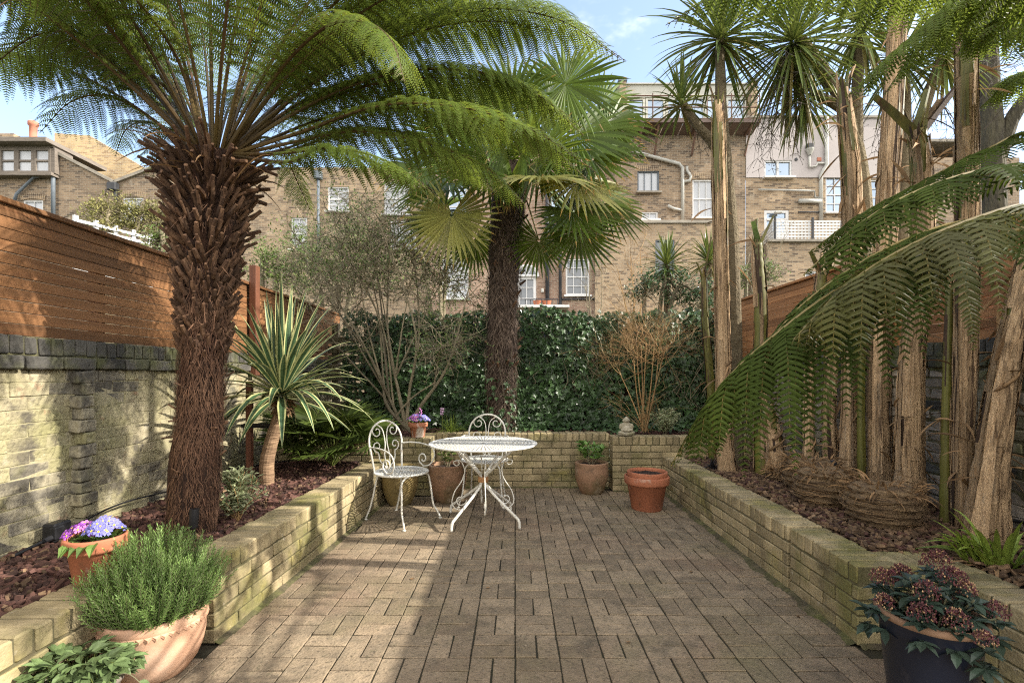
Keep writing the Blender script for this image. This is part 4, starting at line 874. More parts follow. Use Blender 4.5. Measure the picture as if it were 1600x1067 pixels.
def arc(base, az, el, Ln, bend, n=6, yaw=0.0):
    pts = [Vector(base)]; e = el
    for i in range(n):
        pts.append(pts[-1] + sph(az, e) * Ln / n); e -= bend / n * (.35 + 1.3 * i / n); az += yaw / n
    return pts
K = Vector((-1.79, 2.95, 2.60))
t = thing('tree_fern', (-1.93, 2.95, .35), 'large tree fern with a shaggy brown trunk in the left bed', 'tree fern')
def trunk_c(z):
    s = (z - .35) / 2.3; return Vector((-1.925 + .145 * max(0, s) ** 1.3, 2.95, z)) + Vector((.022 * math.sin(s * 4), 0, 0))
mb = MB(); nz, na = 74, 40; g = []
for i in range(nz + 1):
    z = .30 + 2.30 * i / nz; c = trunk_c(z); r = .114 + .05 * max(0, (.5 - z)) + .010 * math.sin(z * 3.2) + (.035 * max(0, z - 1.45) if z > 1.45 else 0); row = []
    for j in range(na):
        a = 6.2832 * j / na; nn = mnoise.noise(Vector((math.cos(a) * 3.2, math.sin(a) * 3.2, z * 2.2))) * .022 + mnoise.noise(Vector((math.cos(a) * 14, math.sin(a) * 14, z * 5))) * .011
        row.append(c + Vector((math.cos(a), math.sin(a), 0)) * (r + nn))
    g.append(row)
for i in range(nz):
    for j in range(na): q = (j + 1) % na; mb.face([g[i][j], g[i][q], g[i + 1][q], g[i + 1][j]])
for _ in range(10500):    # hair-like aerial roots
    z = U(.36, 1.75) if rnd.random() < .85 else U(1.6, 2.5); a = U(0, 6.2832); c = trunk_c(z); r = .120 + U(-.004, .012); Ls = U(.03, .12)
    o = c + Vector((math.cos(a), math.sin(a), 0)) * r; tg = Vector((-math.sin(a), math.cos(a), 0)); d = Vector((0, 0, -1)) + tg * U(-.55, .55) + Vector((math.cos(a), math.sin(a), 0)) * U(-.03, .16)
    w2 = tg * U(.0006, .0015); e = o + nrm(d) * Ls; m2 = (o + e) / 2 + Vector((math.cos(a), math.sin(a), 0)) * U(.0, .008) + tg * U(-.008, .008)
    mb.face([o - w2, o + w2, m2 + w2, m2 - w2], 1); mb.face([m2 - w2, m2 + w2, e], 1)
for _ in range(40):
    z = U(.7, 1.5); a = U(0, 6.2832); c = trunk_c(z); o = c + Vector((math.cos(a), math.sin(a), 0)) * .120; d = nrm(Vector((math.cos(a), math.sin(a), U(-.2, .9)))); mb.tube([o, o + d * U(.03, .06)], [.007, .005], 5, 2)
mb.build('trunk', ['fern_trunk', 'fern_fibre', 'stub'], t)
mb = MB()
for k in range(520):    # cut-off old frond bases
    s = ((k + .5) / 520) ** .9; z = 1.42 + 1.14 * s; a = k * 2.39996 + U(-.25, .25); c = trunk_c(z)
    rad = Vector((math.cos(a), math.sin(a), 0)); o = c + rad * (.105 + .045 * s); reach = .030 + .15 * s ** 2; Ls = reach * U(.75, 1.25) + U(.02, .05)
    up = U(.7, 1.5) - .9 * s * U(.2, 1.2); d = nrm(rad + Vector((0, 0, up))); tg = Vector((-math.sin(a), math.cos(a), 0)); d2 = nrm(d + Vector((0, 0, U(.1, .9) - .7 * (s > .75) * rnd.random())) + tg * U(-.3, .3))
    r0 = U(.0085, .0145); av = rnd.random(); e = o + d * Ls * .55; e2 = e + d2 * Ls * .45
    mb.tube([o, e, e2], [r0 * 1.3, r0, r0 * .85], 6, 0, av * .7); mb.tube([e2 - d2 * .001, e2 + d2 * .0015], [r0 * .78, r0 * .72], 6, 0, 1.0)
for _ in range(900):
    z = U(1.5, 2.6); a = U(0, 6.2832); c = trunk_c(z); rad = Vector((math.cos(a), math.sin(a), 0)); o = c + rad * U(.125, .19); d = nrm(rad * U(-.1, .6) + Vector((U(-.5, .5), U(-.5, .5), U(-1, .6)))); tg = Vector((-math.sin(a), math.cos(a), 0)) * U(.0012, .004)
    e = o + d * U(.04, .12); mb.face([o - tg, o + tg, e + tg * .4, e - tg * .4], 1)
for _ in range(26):
    a = U(0, 6.2832); o = K + Vector((math.cos(a), math.sin(a), 0)) * U(.08, .22) + Vector((0, 0, U(-.2, .03))); mb.strap(o, sph(a, U(-.2, .9)), U(.18, .42), U(.012, .028), 1.6, 6, .3, m=(2, 2))
mb.build('frond_bases', ['stub', 'fern_fibre', 'dead_leaf'], t)
def fp(*a): return [P(*q) for q in a]
kx = lambda a, r=.09: K + Vector((math.cos(a) * r, math.sin(a) * r, .0))
explicit = [
 ([(470, 130, 2.98), (610, 50, 2.98), (740, 14, 2.95), (870, 30, 2.92), (968, 92, 2.9)], .47, 0),
 ([(455, 178, 3.05), (590, 118, 3.1), (730, 112, 3.1), (835, 145, 3.1), (912, 212, 3.1)], .42, .2),
 ([(465, 208, 2.9), (595, 165, 2.88), (720, 168, 2.86), (830, 205, 2.85), (922, 285, 2.85)], .40, .3),
 ([(430, 120, 2.75), (505, 45, 2.5), (570, 35, 2.35), (612, 65, 2.25), (632, 128, 2.2)], .42, 0),
 ([(455, 235, 3.15), (545, 205, 3.3), (640, 215, 3.4), (720, 250, 3.45), (770, 300, 3.5)], .36, .2),
 ([(460, 222, 3.0), (560, 205, 3.0), (660, 222, 3.0), (760, 262, 3.0), (830, 330, 3.0)], .36, .2),
 ([(440, 240, 2.8), (520, 232, 2.75), (600, 250, 2.7), (680, 300, 2.7)], .30, .2),
 ([(410, 215, 3.3), (440, 235, 3.7), (465, 285, 4.0), (492, 345, 4.2)], .28, 0),
 ([(405, 140, 3.2), (470, 60, 3.4), (560, 10, 3.6), (680, 0, 3.7), (800, 40, 3.8)], .42, 0),
 ([(235, 185, 2.95), (170, 150, 2.95), (110, 160, 2.97), (62, 208, 3.0)], .34, .2),
 ([(270, 150, 2.8), (170, 70, 2.65), (80, 50, 2.55), (10, 85, 2.5), (-60, 160, 2.45)], .42, .1),
 ([(285, 110, 2.7), (230, 20, 2.45), (160, -40, 2.25), (80, -40, 2.1), (-30, 30, 2.0)], .42, 0),
 ([(245, 165, 3.1), (150, 95, 3.2), (60, 75, 3.3), (-40, 110, 3.3)], .4, .1),
 ([(265, 205, 3.2), (225, 190, 3.5), (195, 205, 3.8), (180, 245, 4.0)], .26, .1),
]
for i, (pp, pl, oldish) in enumerate(explicit):
    q0 = P(*pp[0]); a = math.atan2(q0.y - K.y, q0.x - K.x) if (q0 - K).length > .05 else 0
    frond(t, [kx(a)] + [P(*q) for q in pp], pl, grav=1.35, bare=.18)
    if i in (0, 1, 2, 4, 6):
        for rep in range(1): frond(t, [kx(a + U(-.3, .3))] + [P(px + U(-14, 14) - 22 * rep, py + U(-16, 16) + 10 * rep, Y + U(-.22, .22)) for px, py, Y in pp], pl * U(.9, 1.02), 'fern_leaf', grav=1.35, bare=.18)
az = 0.4
for k in range(27):
    az += 2.39996; el = R(76 - 36 * (k / 27)) ; Ln = U(1.75, 2.25)
    frond(t, arc(kx(az, .06), az + U(-.15, .15), el, Ln, U(1.1, 1.7), 6, U(-.2, .2)), U(.36, .46), pmat='fern_leaf' if k % 3 else 'fern_leaf_dark', grav=.95, bare=.24, sp=.046)

for k in range(13):    # fronds towards the camera and the left
    a = R(135 + 9.8 * k) + U(-.08, .08); frond(t, arc(kx(a, .08), a, R(U(36, 66)), U(1.8, 2.25), U(1.2, 1.7), 6, U(-.2, .2)), U(.36, .44), grav=1.2, bare=.2)
for k in range(9):    # the thick fan of fronds that reaches over the table
    a = R(-32 + 9 * k) + U(-.08, .08); frond(t, arc(kx(a, .08), a, R(U(26, 66)), U(1.9, 2.35), U(1.25, 1.75), 6, U(-.2, .2)), U(.38, .46), grav=1.25, bare=.2)
# tree fern on the right: its crown stands just outside the picture, its fronds reach in
K2 = Vector((2.12, 1.25, 2.02))
t = thing('tree_fern', (2.2, 1.2, .36), 'second tree fern whose long fronds arch in from the right edge', 'tree fern')
mb = MB(); c0 = Vector((2.25, 1.2, .3)); zz = [c0.lerp(K2, i / 14) for i in range(15)]; mb.tube(zz, [.17 + .012 * math.sin(i * 2) for i in range(15)], 18, 0, wob=.06)
for k in range(240):
    s = U(.25, 1); a = k * 2.4; o = c0.lerp(K2, s) + Vector((math.cos(a), math.sin(a), 0)) * .16; d = nrm(Vector((math.cos(a), math.sin(a), U(.7, 1.6)))); mb.tube([o, o + d * U(.08, .16)], [.012, .009], 5, 1)
mb.build('trunk', ['fern_trunk', 'stub'], t)
near = dict(irr=.14, droopvar=.45, ql=.058, qs=.0178, qw=.0056, rows=2, sp=.068, stem='near_stem')
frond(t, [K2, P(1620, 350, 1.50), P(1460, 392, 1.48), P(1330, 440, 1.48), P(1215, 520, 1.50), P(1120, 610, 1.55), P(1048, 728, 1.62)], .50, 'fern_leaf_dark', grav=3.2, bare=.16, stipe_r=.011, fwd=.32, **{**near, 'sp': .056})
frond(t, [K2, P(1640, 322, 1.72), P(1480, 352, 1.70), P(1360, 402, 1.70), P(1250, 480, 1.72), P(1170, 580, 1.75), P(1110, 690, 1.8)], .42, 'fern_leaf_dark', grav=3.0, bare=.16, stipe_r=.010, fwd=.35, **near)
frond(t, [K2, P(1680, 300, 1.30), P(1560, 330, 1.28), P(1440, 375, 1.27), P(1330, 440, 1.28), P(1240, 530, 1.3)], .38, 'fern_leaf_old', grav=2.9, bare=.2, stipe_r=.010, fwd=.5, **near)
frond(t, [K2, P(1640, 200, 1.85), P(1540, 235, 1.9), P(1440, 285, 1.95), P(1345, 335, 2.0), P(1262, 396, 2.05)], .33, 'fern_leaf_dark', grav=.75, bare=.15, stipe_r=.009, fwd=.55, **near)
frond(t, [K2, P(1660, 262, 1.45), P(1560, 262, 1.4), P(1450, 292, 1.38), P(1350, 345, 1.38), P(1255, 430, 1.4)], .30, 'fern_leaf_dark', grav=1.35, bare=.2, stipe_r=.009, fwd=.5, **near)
top = dict(ql=.040, qs=.0150, qw=.0056, rows=2, sp=.055, stem='stipe')
frond(t, [K2 + Vector((0, 0, .05)), P(1640, -20, 1.9), P(1500, -70, 2.0), P(1330, -75, 2.1), P(1180, -40, 2.2), P(1040, 40, 2.3)], .42, 'fern_leaf', grav=1.7, bare=.16, **top)
frond(t, [K2 + Vector((0, 0, .05)), P(1620, 40, 2.1), P(1530, -20, 2.3), P(1420, -20, 2.5), P(1310, 50, 2.65)], .36, 'fern_leaf', grav=1.3, bare=.16, **top)
frond(t, [K2 + Vector((0, 0, .05)), P(1690, 60, 1.9), P(1600, -10, 1.9), P(1500, 0, 1.95), P(1400, 80, 2.0), P(1325, 150, 2.05)], .30, 'fern_leaf', grav=1.2, bare=.18, **top)
frond(t, [K2 + Vector((0, 0, .05)), P(1760, 0, 1.7), P(1700, -90, 1.6), P(1600, -130, 1.55), P(1480, -80, 1.5)], .40, 'fern_leaf', grav=1.8, bare=.2, **top)
frond(t, [K2 + Vector((0, 0, .05)), P(1700, 130, 2.3), P(1640, 60, 2.5), P(1560, 40, 2.7), P(1490, 90, 2.85)], .30, 'fern_leaf', grav=1.3, bare=.2, **top)
for pts_, pl_ in (([(1640, 30, 2.6), (1540, -60, 2.8), (1420, -80, 3.0), (1300, -50, 3.1), (1180, 20, 3.2)], .44), ([(1680, 80, 2.2), (1600, 20, 2.4), (1520, 20, 2.6), (1440, 70, 2.7), (1380, 150, 2.75)], .32),
                  ([(1600, -20, 2.2), (1450, -110, 2.4), (1300, -110, 2.6), (1200, -60, 2.8), (1120, 10, 2.9)], .42), ([(1720, 40, 2.0), (1660, -20, 2.1), (1590, -10, 2.2), (1530, 50, 2.25)], .34), ([(1700, 150, 2.6), (1650, 110, 2.8), (1590, 120, 3.0), (1530, 170, 3.1)], .28)):
    frond(t, [K2 + Vector((0, 0, .05))] + [P(*q) for q in pts_], pl_, 'fern_leaf', grav=1.5, bare=.16, **top)
for k in range(6):
    a = R(-95 + 18 * k); frond(t, arc(K2, a, R(U(35, 65)), U(1.3, 1.7), U(1.2, 1.8)), .34, 'fern_leaf_dark', sp=.075, grav=1.0, ql=.03, qs=.018, qw=.007)

# ================================================================== fan palm
def fan(parent, root, H, A, N, Rr, nseg=38, span=R(300), mats=('palm_leaf', 'palm_tip', 'petiole'), sag=.12, cup=.10, pr=.010, tipp=.5):
    H = Vector(H); A = nrm(A); N = Vector(N); N = nrm(N - A * N.dot(A)); B = N.cross(A); mb = MB()
    if root is not None:
        root = Vector(root); L0 = (H - root).length; mid = (root + H) / 2 + Vector((0, 0, .12 * L0)); mb.tube(spline([root, mid, H], 12), [pr * 1.3] * 4 + [pr] * 5 + [pr * .8] * 4, 6, 2)
    rows = (.035, .2, .38, .54, .72, .88, 1.0); half = span / nseg / 2
    for k in range(nseg):
        th = (k / (nseg - 1) - .5) * span * (1 + U(-.006, .006)); d = A * math.cos(th) + B * math.sin(th); s = B * math.cos(th) - A * math.sin(th)
        Lk = Rr * (1 - .22 * (abs(th) / math.pi) ** 2) * U(.94, 1.04); sg = sag * U(.6, 1.5); av = rnd.random(); yt = rnd.random() < tipp; prev = None; bend = U(-.04, .04)
        for i, r in enumerate(rows):
            rl = r * Lk; w2 = rl * math.tan(half) if r <= .54 else .54 * Lk * math.tan(half) * (1 - (r - .54) / .46) ** .75
            p = H + d * rl + N * (cup * rl * r) + Vector((0, 0, -1)) * (sg * Rr * r ** 3) + s * bend * max(0, r - .5) * Rr
            fo = w2 * .42
            cur = (p - s * w2 - N * fo, p + N * fo, p + s * w2 - N * fo)
            if prev:
                m = 1 if (yt and i >= 6) else 0
                mb.face([prev[0], prev[1], cur[1], cur[0]], m, av); mb.face([prev[1], prev[2], cur[2], cur[1]], m, av * .85)
            prev = cur
    return mb.build('leaf', list(mats), parent)
PB = P(782, 640, 6.25); PT = P(797, 262, 6.2)
t = thing('fan_palm', (PB.x, PB.y, .55), 'tall fan palm with a hairy brown trunk in the raised back bed', 'palm tree')
mb = MB(); nz, na = 70, 30; g = []
for i in range(nz + 1):
    s = i / nz; c = Vector((PB.x, PB.y, .5)).lerp(PT, s) + Vector((-.03 * math.sin(s * 3.14), 0, 0)); r = .165 + .03 * s + .012 * math.sin(s * 40) * rnd.random() + (.03 * max(0, s - .75) / .25); row = []
    for j in range(na):
        a = 6.2832 * j / na; row.append(c + Vector((math.cos(a), math.sin(a), 0)) * (r + .03 * mnoise.noise(Vector((math.cos(a) * 3, math.sin(a) * 3, s * 14)))))
    g.append(row)
for i in range(nz):
    for j in range(na): q = (j + 1) % na; mb.face([g[i][j], g[i][q], g[i + 1][q], g[i + 1][j]])
for _ in range(6500):
    s = U(.02, 1); a = U(0, 6.2832); c = Vector((PB.x, PB.y, .5)).lerp(PT, s) + Vector((-.03 * math.sin(s * 3.14), 0, 0)); rad = Vector((math.cos(a), math.sin(a), 0)); o = c + rad * (.17 + .03 * s + U(-.005, .02)); tg = Vector((-math.sin(a), math.cos(a), 0))
    d = nrm(Vector((0, 0, -1)) + tg * U(-.9, .9) + rad * U(0, .4)); w2 = tg * U(.0015, .004); e = o + d * U(.05, .17); m2 = (o + e) / 2 + rad * U(0, .02)
    mb.face([o - w2, o + w2, m2 + w2, m2 - w2], 1); mb.face([m2 - w2, m2 + w2, e], 1)
for k in range(70):
    s = U(.15, 1); a = U(0, 6.2832); c = Vector((PB.x, PB.y, .5)).lerp(PT, s); rad = Vector((math.cos(a), math.sin(a), 0)); o = c + rad * (.16 + .03 * s); mb.tube([o, o + nrm(rad + Vector((0, 0, .8))) * U(.06, .11)], [.02, .012], 6, 2)
mb.build('trunk', ['palm_trunk', 'palm_fibre', 'stub'], t)
CAMD = Vector((0, -1, 0))
def pf(px, py, dy, A, N, Rr, **k): H = P(px, py, 6.2 + dy); fan(t, PT + (H - PT) * .12, H, A, N, Rr, **k)
YM = ('palm_leaf_yellow', 'palm_tip', 'petiole')
pf(706, 336, -.35, (-.12, -.1, -1), (-.2, -1, .35), .68, mats=YM, sag=.05, tipp=.6)
pf(905, 358, -.25, (.1, -.15, -1), (.15, -1, .2), .60, sag=.05, tipp=.75)
pf(842, 376, -.1, (.0, -.1, -1), (.1, -1, .1), .50, sag=.03, tipp=.7)
pf(884, 132, -.1, (1, -.1, .15), (-.1, -1, .25), .78, sag=.18, tipp=.6)
pf(898, 212, -.25, (1, -.2, -.1), (.0, -1, .6), .82, sag=.2, tipp=.9)
pf(903, 285, -.45, (.75, -.3, -.5), (.2, -.8, .8), .70, mats=YM, sag=.25, tipp=.8)
pf(945, 315, -.1, (1, .1, -.45), (.3, -.8, .5), .62, sag=.2, tipp=.9)
pf(925, 250, -.2, (1, -.3, .05), (.1, -.8, .7), .72, sag=.22, tipp=.9)
pf(895, 330, -.5, (.7, -.5, -.6), (.3, -.9, .5), .62, sag=.15, tipp=.8)
pf(948, 195, .3, (1, .1, .25), (.1, -.9, .5), .70, sag=.25, tipp=.9)
pf(655, 262, .0, (-1, -.2, .0), (-.1, -.8, .7), .62, sag=.3, tipp=.8)
pf(700, 285, .15, (-1, .1, -.25), (-.2, -.55, .8), .78, sag=.3, tipp=.8)
pf(688, 330, .3, (-1, .1, -.35), (-.1, -.6, .7), .70, sag=.28, tipp=.8)
pf(740, 372, .35, (-.3, .2, -1), (-.3, -1, .1), .55, sag=.05, tipp=.5)
pf(735, 270, -.6, (-.6, -.8, -.1), (-.1, -.5, .9), .70, sag=.28, tipp=.6)
pf(845, 280, -.7, (.4, -.9, -.25), (.1, -.5, .9), .70, mats=YM, sag=.3, tipp=.6)
pf(860, 300, .6, (.7, .6, -.3), (.3, -.6, .7), .65, sag=.2)
for px, py, dy, A in ((790, 232, -.5, (-.3, -.8, .3)), (815, 240, -.55, (.35, -.8, .2)), (765, 250, -.3, (-.8, -.5, .1)), (840, 245, -.3, (.8, -.4, .15)), (800, 165, 0, (0, -.1, 1)), (745, 180, -.1, (-.7, -.1, .7)), (855, 150, .2, (.6, .2, .8)), (700, 215, .1, (-1, .1, .3)), (940, 160, .5, (1, .4, .3))):
    pf(px, py, dy, A, (0, -1, .3), .72, sag=.15)

# ================================================================== low fan palm, left corner
c = P(520, 695, 4.95); c.z = .40
t = thing('dwarf_fan_palm', c, 'low bushy fan palm behind the left planter wall near the chair', 'palm')
for k in range(24):
    a = k * 2.4; el = R(18 + 60 * (1 - k / 24)); H = c + sph(a, el) * U(.32, .52) + Vector((0, 0, .05)); fan(t, c, H, nrm(sph(a, el * .45) + Vector((0, 0, -.1))), nrm(Vector((-math.cos(a) * .5, -math.sin(a) * .5 - .35, 1))), U(.30, .40), nseg=22, span=R(250), mats=('fern_leaf_dark', 'palm_leaf', 'petiole'), sag=.12, pr=.005)

# ================================================================== variegated yucca
b0 = Vector((P(418, 757, 4.25).x, 4.25, .33)); hd = P(440, 622, 4.22)
t = thing('variegated_yucca', b0, 'yucca with cream edged sword leaves on a curved bare trunk in the left bed', 'yucca')
mb = MB(); pts = spline([b0, P(417, 725, 4.24), P(424, 690, 4.23), P(436, 650, 4.22), hd], 26); mb.tube(pts, [.08, .064, .056] + [.06 - .0006 * i for i in range(24)], 16, 0, wob=.03)
for k in range(70):
    a = U(0, 6.2832); o = hd - Vector((0, 0, U(.0, .12))) + Vector((math.cos(a), math.sin(a), 0)) * .05; mb.strap(o, sph(a, U(-1.2, .2)), U(.05, .11), U(.02, .045), .8, 3, .2, m=(1, 1))
mb.build('trunk', ['yucca_bark', 'dead_leaf'], t)
mb = MB(); wp = lambda s: (.5 + 1.0 * s if s < .45 else .95 * max(0, (1 - s) / .55) ** .75)
for k in range(96):
    a = k * 2.39996 + U(-.2, .2); s = k / 96; el = R(86 - 98 * s) + U(-.12, .12); o = hd + Vector((math.cos(a), math.sin(a), 0)) * .035 + Vector((0, 0, .10 * (1 - s)))
    mb.strap(o, sph(a, el), U(.66, .98) * (1 - .1 * s), U(.058, .074), .3 + 2.7 * s * rnd.random() ** .8, 9, .16, m=(0, 1), prof=wp, cols=4)
for px, py in ((500, 640), (468, 650), (395, 600)):   # folded leaves hanging down towards the front
    q = P(px, py, 4.0); o = hd + Vector((0, -.03, .03)); d = nrm(q - o + Vector((0, -.05, .28))); mb.strap(o, d, .80, .060, 2.9, 12, .12, m=(0, 1), prof=wp, cols=4)
mb.build('crown', ['yucca_green', 'yucca_cream'], t)

# ================================================================== small variegated shrubs
def small_bush(label, c, rad, h, n, mats, ll, cat='shrub', name='variegated_shrub', stems=26):
    t = thing(name, c, label, cat); mb = MB()
    for k in range(stems):
        a = U(0, 6.2832); d = sph(a, U(.5, 1.4)); e = c + Vector((d.x * rad, d.y * rad, d.z * h)); pts = spline([c, (c + e) / 2 + Vector((U(-.02, .02), U(-.02, .02), .02)), e], 6); mb.tube(pts, .0028, 4, 1)
        for i in range(2, 7):
            for q in range(n):
                dd = sph(U(0, 6.2832), U(-.3, 1.0)); mb.leaf(pts[i] + Vector((U(-1, 1), U(-1, 1), U(-1, 1))) * rad * .12, dd, (U(-.5, .5), U(-.7, .1), 1), ll * U(.7, 1.2), ll * U(.3, .42), 0)
    mb.build('foliage', mats, t)
c = P(372, 806, 3.2); c.z = .36; small_bush('cream variegated small shrub between the tree fern and the yucca', c, .19, .33, 11, ['vari_leaf', 'orange_twig'], .038)
c = P(1040, 668, 6.0); c.z = .58; small_bush('white variegated shrub on the back bed behind the statue', c, .24, .30, 12, ['vari_leaf', 'twig'], .034)
c = P(1190, 690, 5.6); c.z = .42; small_bush('pale variegated shrub in the far corner of the right bed', c, .22, .45, 10, ['vari_leaf', 'twig'], .04)
mb = MB(); c = P(350, 812, 3.0)
# grass tuft with a pink hyacinth on the back bed
c = P(705, 672, 5.98); c.z = .58; t = thing('grass_tuft', c, 'arching grassy tuft with a pink flower spike behind the back planter wall', 'plant'); mb = MB()
for k in range(110): a = U(0, 6.2832); mb.strap(c + Vector((math.cos(a), math.sin(a), 0)) * U(0, .05), sph(a, U(.5, 1.5)), U(.14, .30), U(.006, .013), 1.7, 6, .2, m=(rnd.choice((0, 0, 1)),) * 2)
mb.build('foliage', ['strap_leaf', 'small_leaf'], t); mb = MB(); q = P(691, 645, 5.95); mb.tube([Vector((q.x, q.y, .58)), q], .004, 5, 0)
for k in range(26): mb.blob(q + Vector((U(-.018, .018), U(-.018, .018), U(-.02, .06))), U(.008, .013), 1)
mb.build('flower_spike', ['petiole', 'pink_petal'], t)
# bright strap-leaved clump, near right corner
c = P(1562, 905, 2.42); c.z = .38; t = thing('strap_leaf_clump', c, 'bright green strap leaved clump on the near right planter wall', 'plant'); mb = MB()
for k in range(34):
    a = U(0, 6.2832); s = rnd.random(); mb.strap(c + Vector((math.cos(a) * .06, math.sin(a) * .05, 0)), sph(a if s < .6 else R(170) + U(-.5, .5), U(.25, 1.35)), U(.14, .30), U(.022, .036), U(.6, 2.0), 8, .2, m=(0, 0), prof=lambda s: (.8 + .3 * s if s < .5 else .95 * max(0, (1 - s) / .5) ** .6))
for k in range(8):
    a = R(150) + U(-.3, .3); o = c + Vector((-.10, .03, 0)) + Vector((U(-.03, .03), U(-.03, .03), 0)); mb.strap(o, sph(a, R(62) + U(-.15, .15)), U(.12, .17), .030, .1, 4, .3, m=(0, 0), prof=lambda s: 1.0)
for k in range(16): a = U(0, 6.2832); mb.strap(c + Vector((math.cos(a) * .09, math.sin(a) * .06, .0)), sph(a, U(.0, .4)), U(.1, .2), .02, 1.5, 5, .2, m=(1, 1))
mb.build('foliage', ['strap_leaf', 'dead_leaf'], t)
# ================================================================== cordylines
def cord_head(mb, c, Ls, n=95, wv=.034, m=(0, 1), lo=-75):
    for k in range(n):
        s = k / n; a = k * 2.39996 + U(-.2, .2); el = R(88 - (88 - lo) * s ** .9); old = 1 if (s > .82 and rnd.random() < .5) else 0
        mb.strap(Vector(c) - Vector((0, 0, .14 * s)) + sph(a, 0) * .02, sph(a, el), Ls * U(.8, 1.1), wv * U(.85, 1.1), .35 + 1.35 * s * U(.5, 1.3), 7, .18, m=(m[old],) * 2)
def panicle(mb, o, n, Ls, m):
    o = Vector(o)
    for k in range(n):
        d = sph(U(0, 6.2832), U(-1.2, .3)); p = o.copy(); pts = [p.copy()]
        for i in range(5): p = p + d * Ls * U(.14, .24); d = nrm(d + Vector((U(-.35, .35), U(-.35, .35), -.35))); pts.append(p.copy())
        mb.tube(pts, [.005, .004, .003, .0025, .002, .0015], 3, m)
        for i in range(2, 6):
            for q in range(3): e = pts[i] + Vector((U(-.08, .08), U(-.08, .08), U(-.12, .03))); mb.tube([pts[i], e], [.0025, .0012], 3, m); mb.blob(e, .006, m)
def cordyline(label, base, stems, heads, pans=()):
    t = thing('cabbage_palm', base, label, 'cordyline tree'); mb = MB()
    for st, rad in stems:
        pts = spline(st, 24); mb.tube(pts, [rad[0] + (rad[1] - rad[0]) * i / 24 for i in range(25)], 12, 0, wob=.06)
    mb.build('trunk', 'cord_bark', t)
    for c, Ls, n, lo in heads: mb = MB(); cord_head(mb, c, Ls, n, lo=lo); mb.build('crown', ['cord_leaf', 'cord_old'], t)
    for o, n, Ls in pans: mb = MB(); panicle(mb, o, n, Ls, 0); mb.build('dead_flower_spray', 'twig_dark', t)
g = lambda px, py, Y: P(px, py, Y)
b = P(1148, 735, 5.0); b.z = .36
cordyline('cabbage palm with two spiky heads behind the leftmost tall dry stem', b, [([b, g(1147, 560, 5), g(1143, 380, 5), g(1132, 240, 5), g(1126, 150, 5), g(1125, 62, 5)], (.085, .045)), ([g(1134, 262, 5), g(1112, 222, 5), g(1086, 192, 4.95), g(1066, 160, 4.9)], (.055, .035))],
          [(g(1125, 50, 5), .80, 140, -45), (g(1064, 150, 4.9), .40, 62, -25)], [(g(1068, 165, 4.9), 3, .5)])
b = P(1350, 720, 5.2); b.z = .36
cordyline('cabbage palm with a forked trunk and drooping head with dead flower sprays', b, [([b, g(1352, 500, 5.2), g(1350, 300, 5.2), g(1322, 175, 5.2), g(1288, 112, 5.1), g(1250, 60, 5.0)], (.085, .05)), ([g(1325, 180, 5.2), g(1300, 160, 5.15), g(1270, 145, 5.1)], (.05, .035)), ([g(1338, 230, 5.2), g(1340, 130, 5.2), g(1345, 40, 5.2)], (.06, .045))],
          [(g(1240, 55, 5.0), .98, 190, -80), (g(1255, 140, 5.1), .56, 80, -80), (g(1345, 30, 5.2), .80, 100, -80)], [(g(1222, 120, 4.95), 14, .75), (g(1215, 175, 4.95), 8, .55)])
b = P(1405, 715, 5.4); b.z = .36
cordyline('cabbage palm with its head among the tallest stems and dark hanging sprays', b, [([b, g(1408, 500, 5.4), g(1415, 250, 5.4), g(1412, 90, 5.4)], (.08, .05)), ([g(1414, 260, 5.4), g(1440, 180, 5.4), g(1470, 90, 5.4)], (.06, .045))],
          [(g(1405, 80, 5.4), .74, 100, -75), (g(1475, 75, 5.4), .72, 100, -75)], [(g(1376, 165, 5.3), 9, .5), (g(1474, 165, 5.3), 10, .5)])
# spiky crowns beyond the back fence
def spiky(label, px, py, Y, Ls, n, hpx):
    c = P(px, py, Y); b = P(px, hpx, Y); t = thing('spiky_cordyline', b, label, 'cordyline'); mb = MB(); mb.tube([b, c], [.06, .04], 10, 0, wob=.05); mb.build('trunk', 'cord_bark', t)
    mb = MB(); cord_head(mb, c, Ls, n, .04, lo=-30); mb.build('crown', ['cord_leaf', 'cord_old'], t)
spiky('spiky cordyline beyond the ivy above the orange twigs', 1042, 408, 8.2, .52, 100, 560); spiky('spiky cordyline beyond the ivy beside the leftmost tall stem', 1108, 402, 8.2, .50, 80, 560)

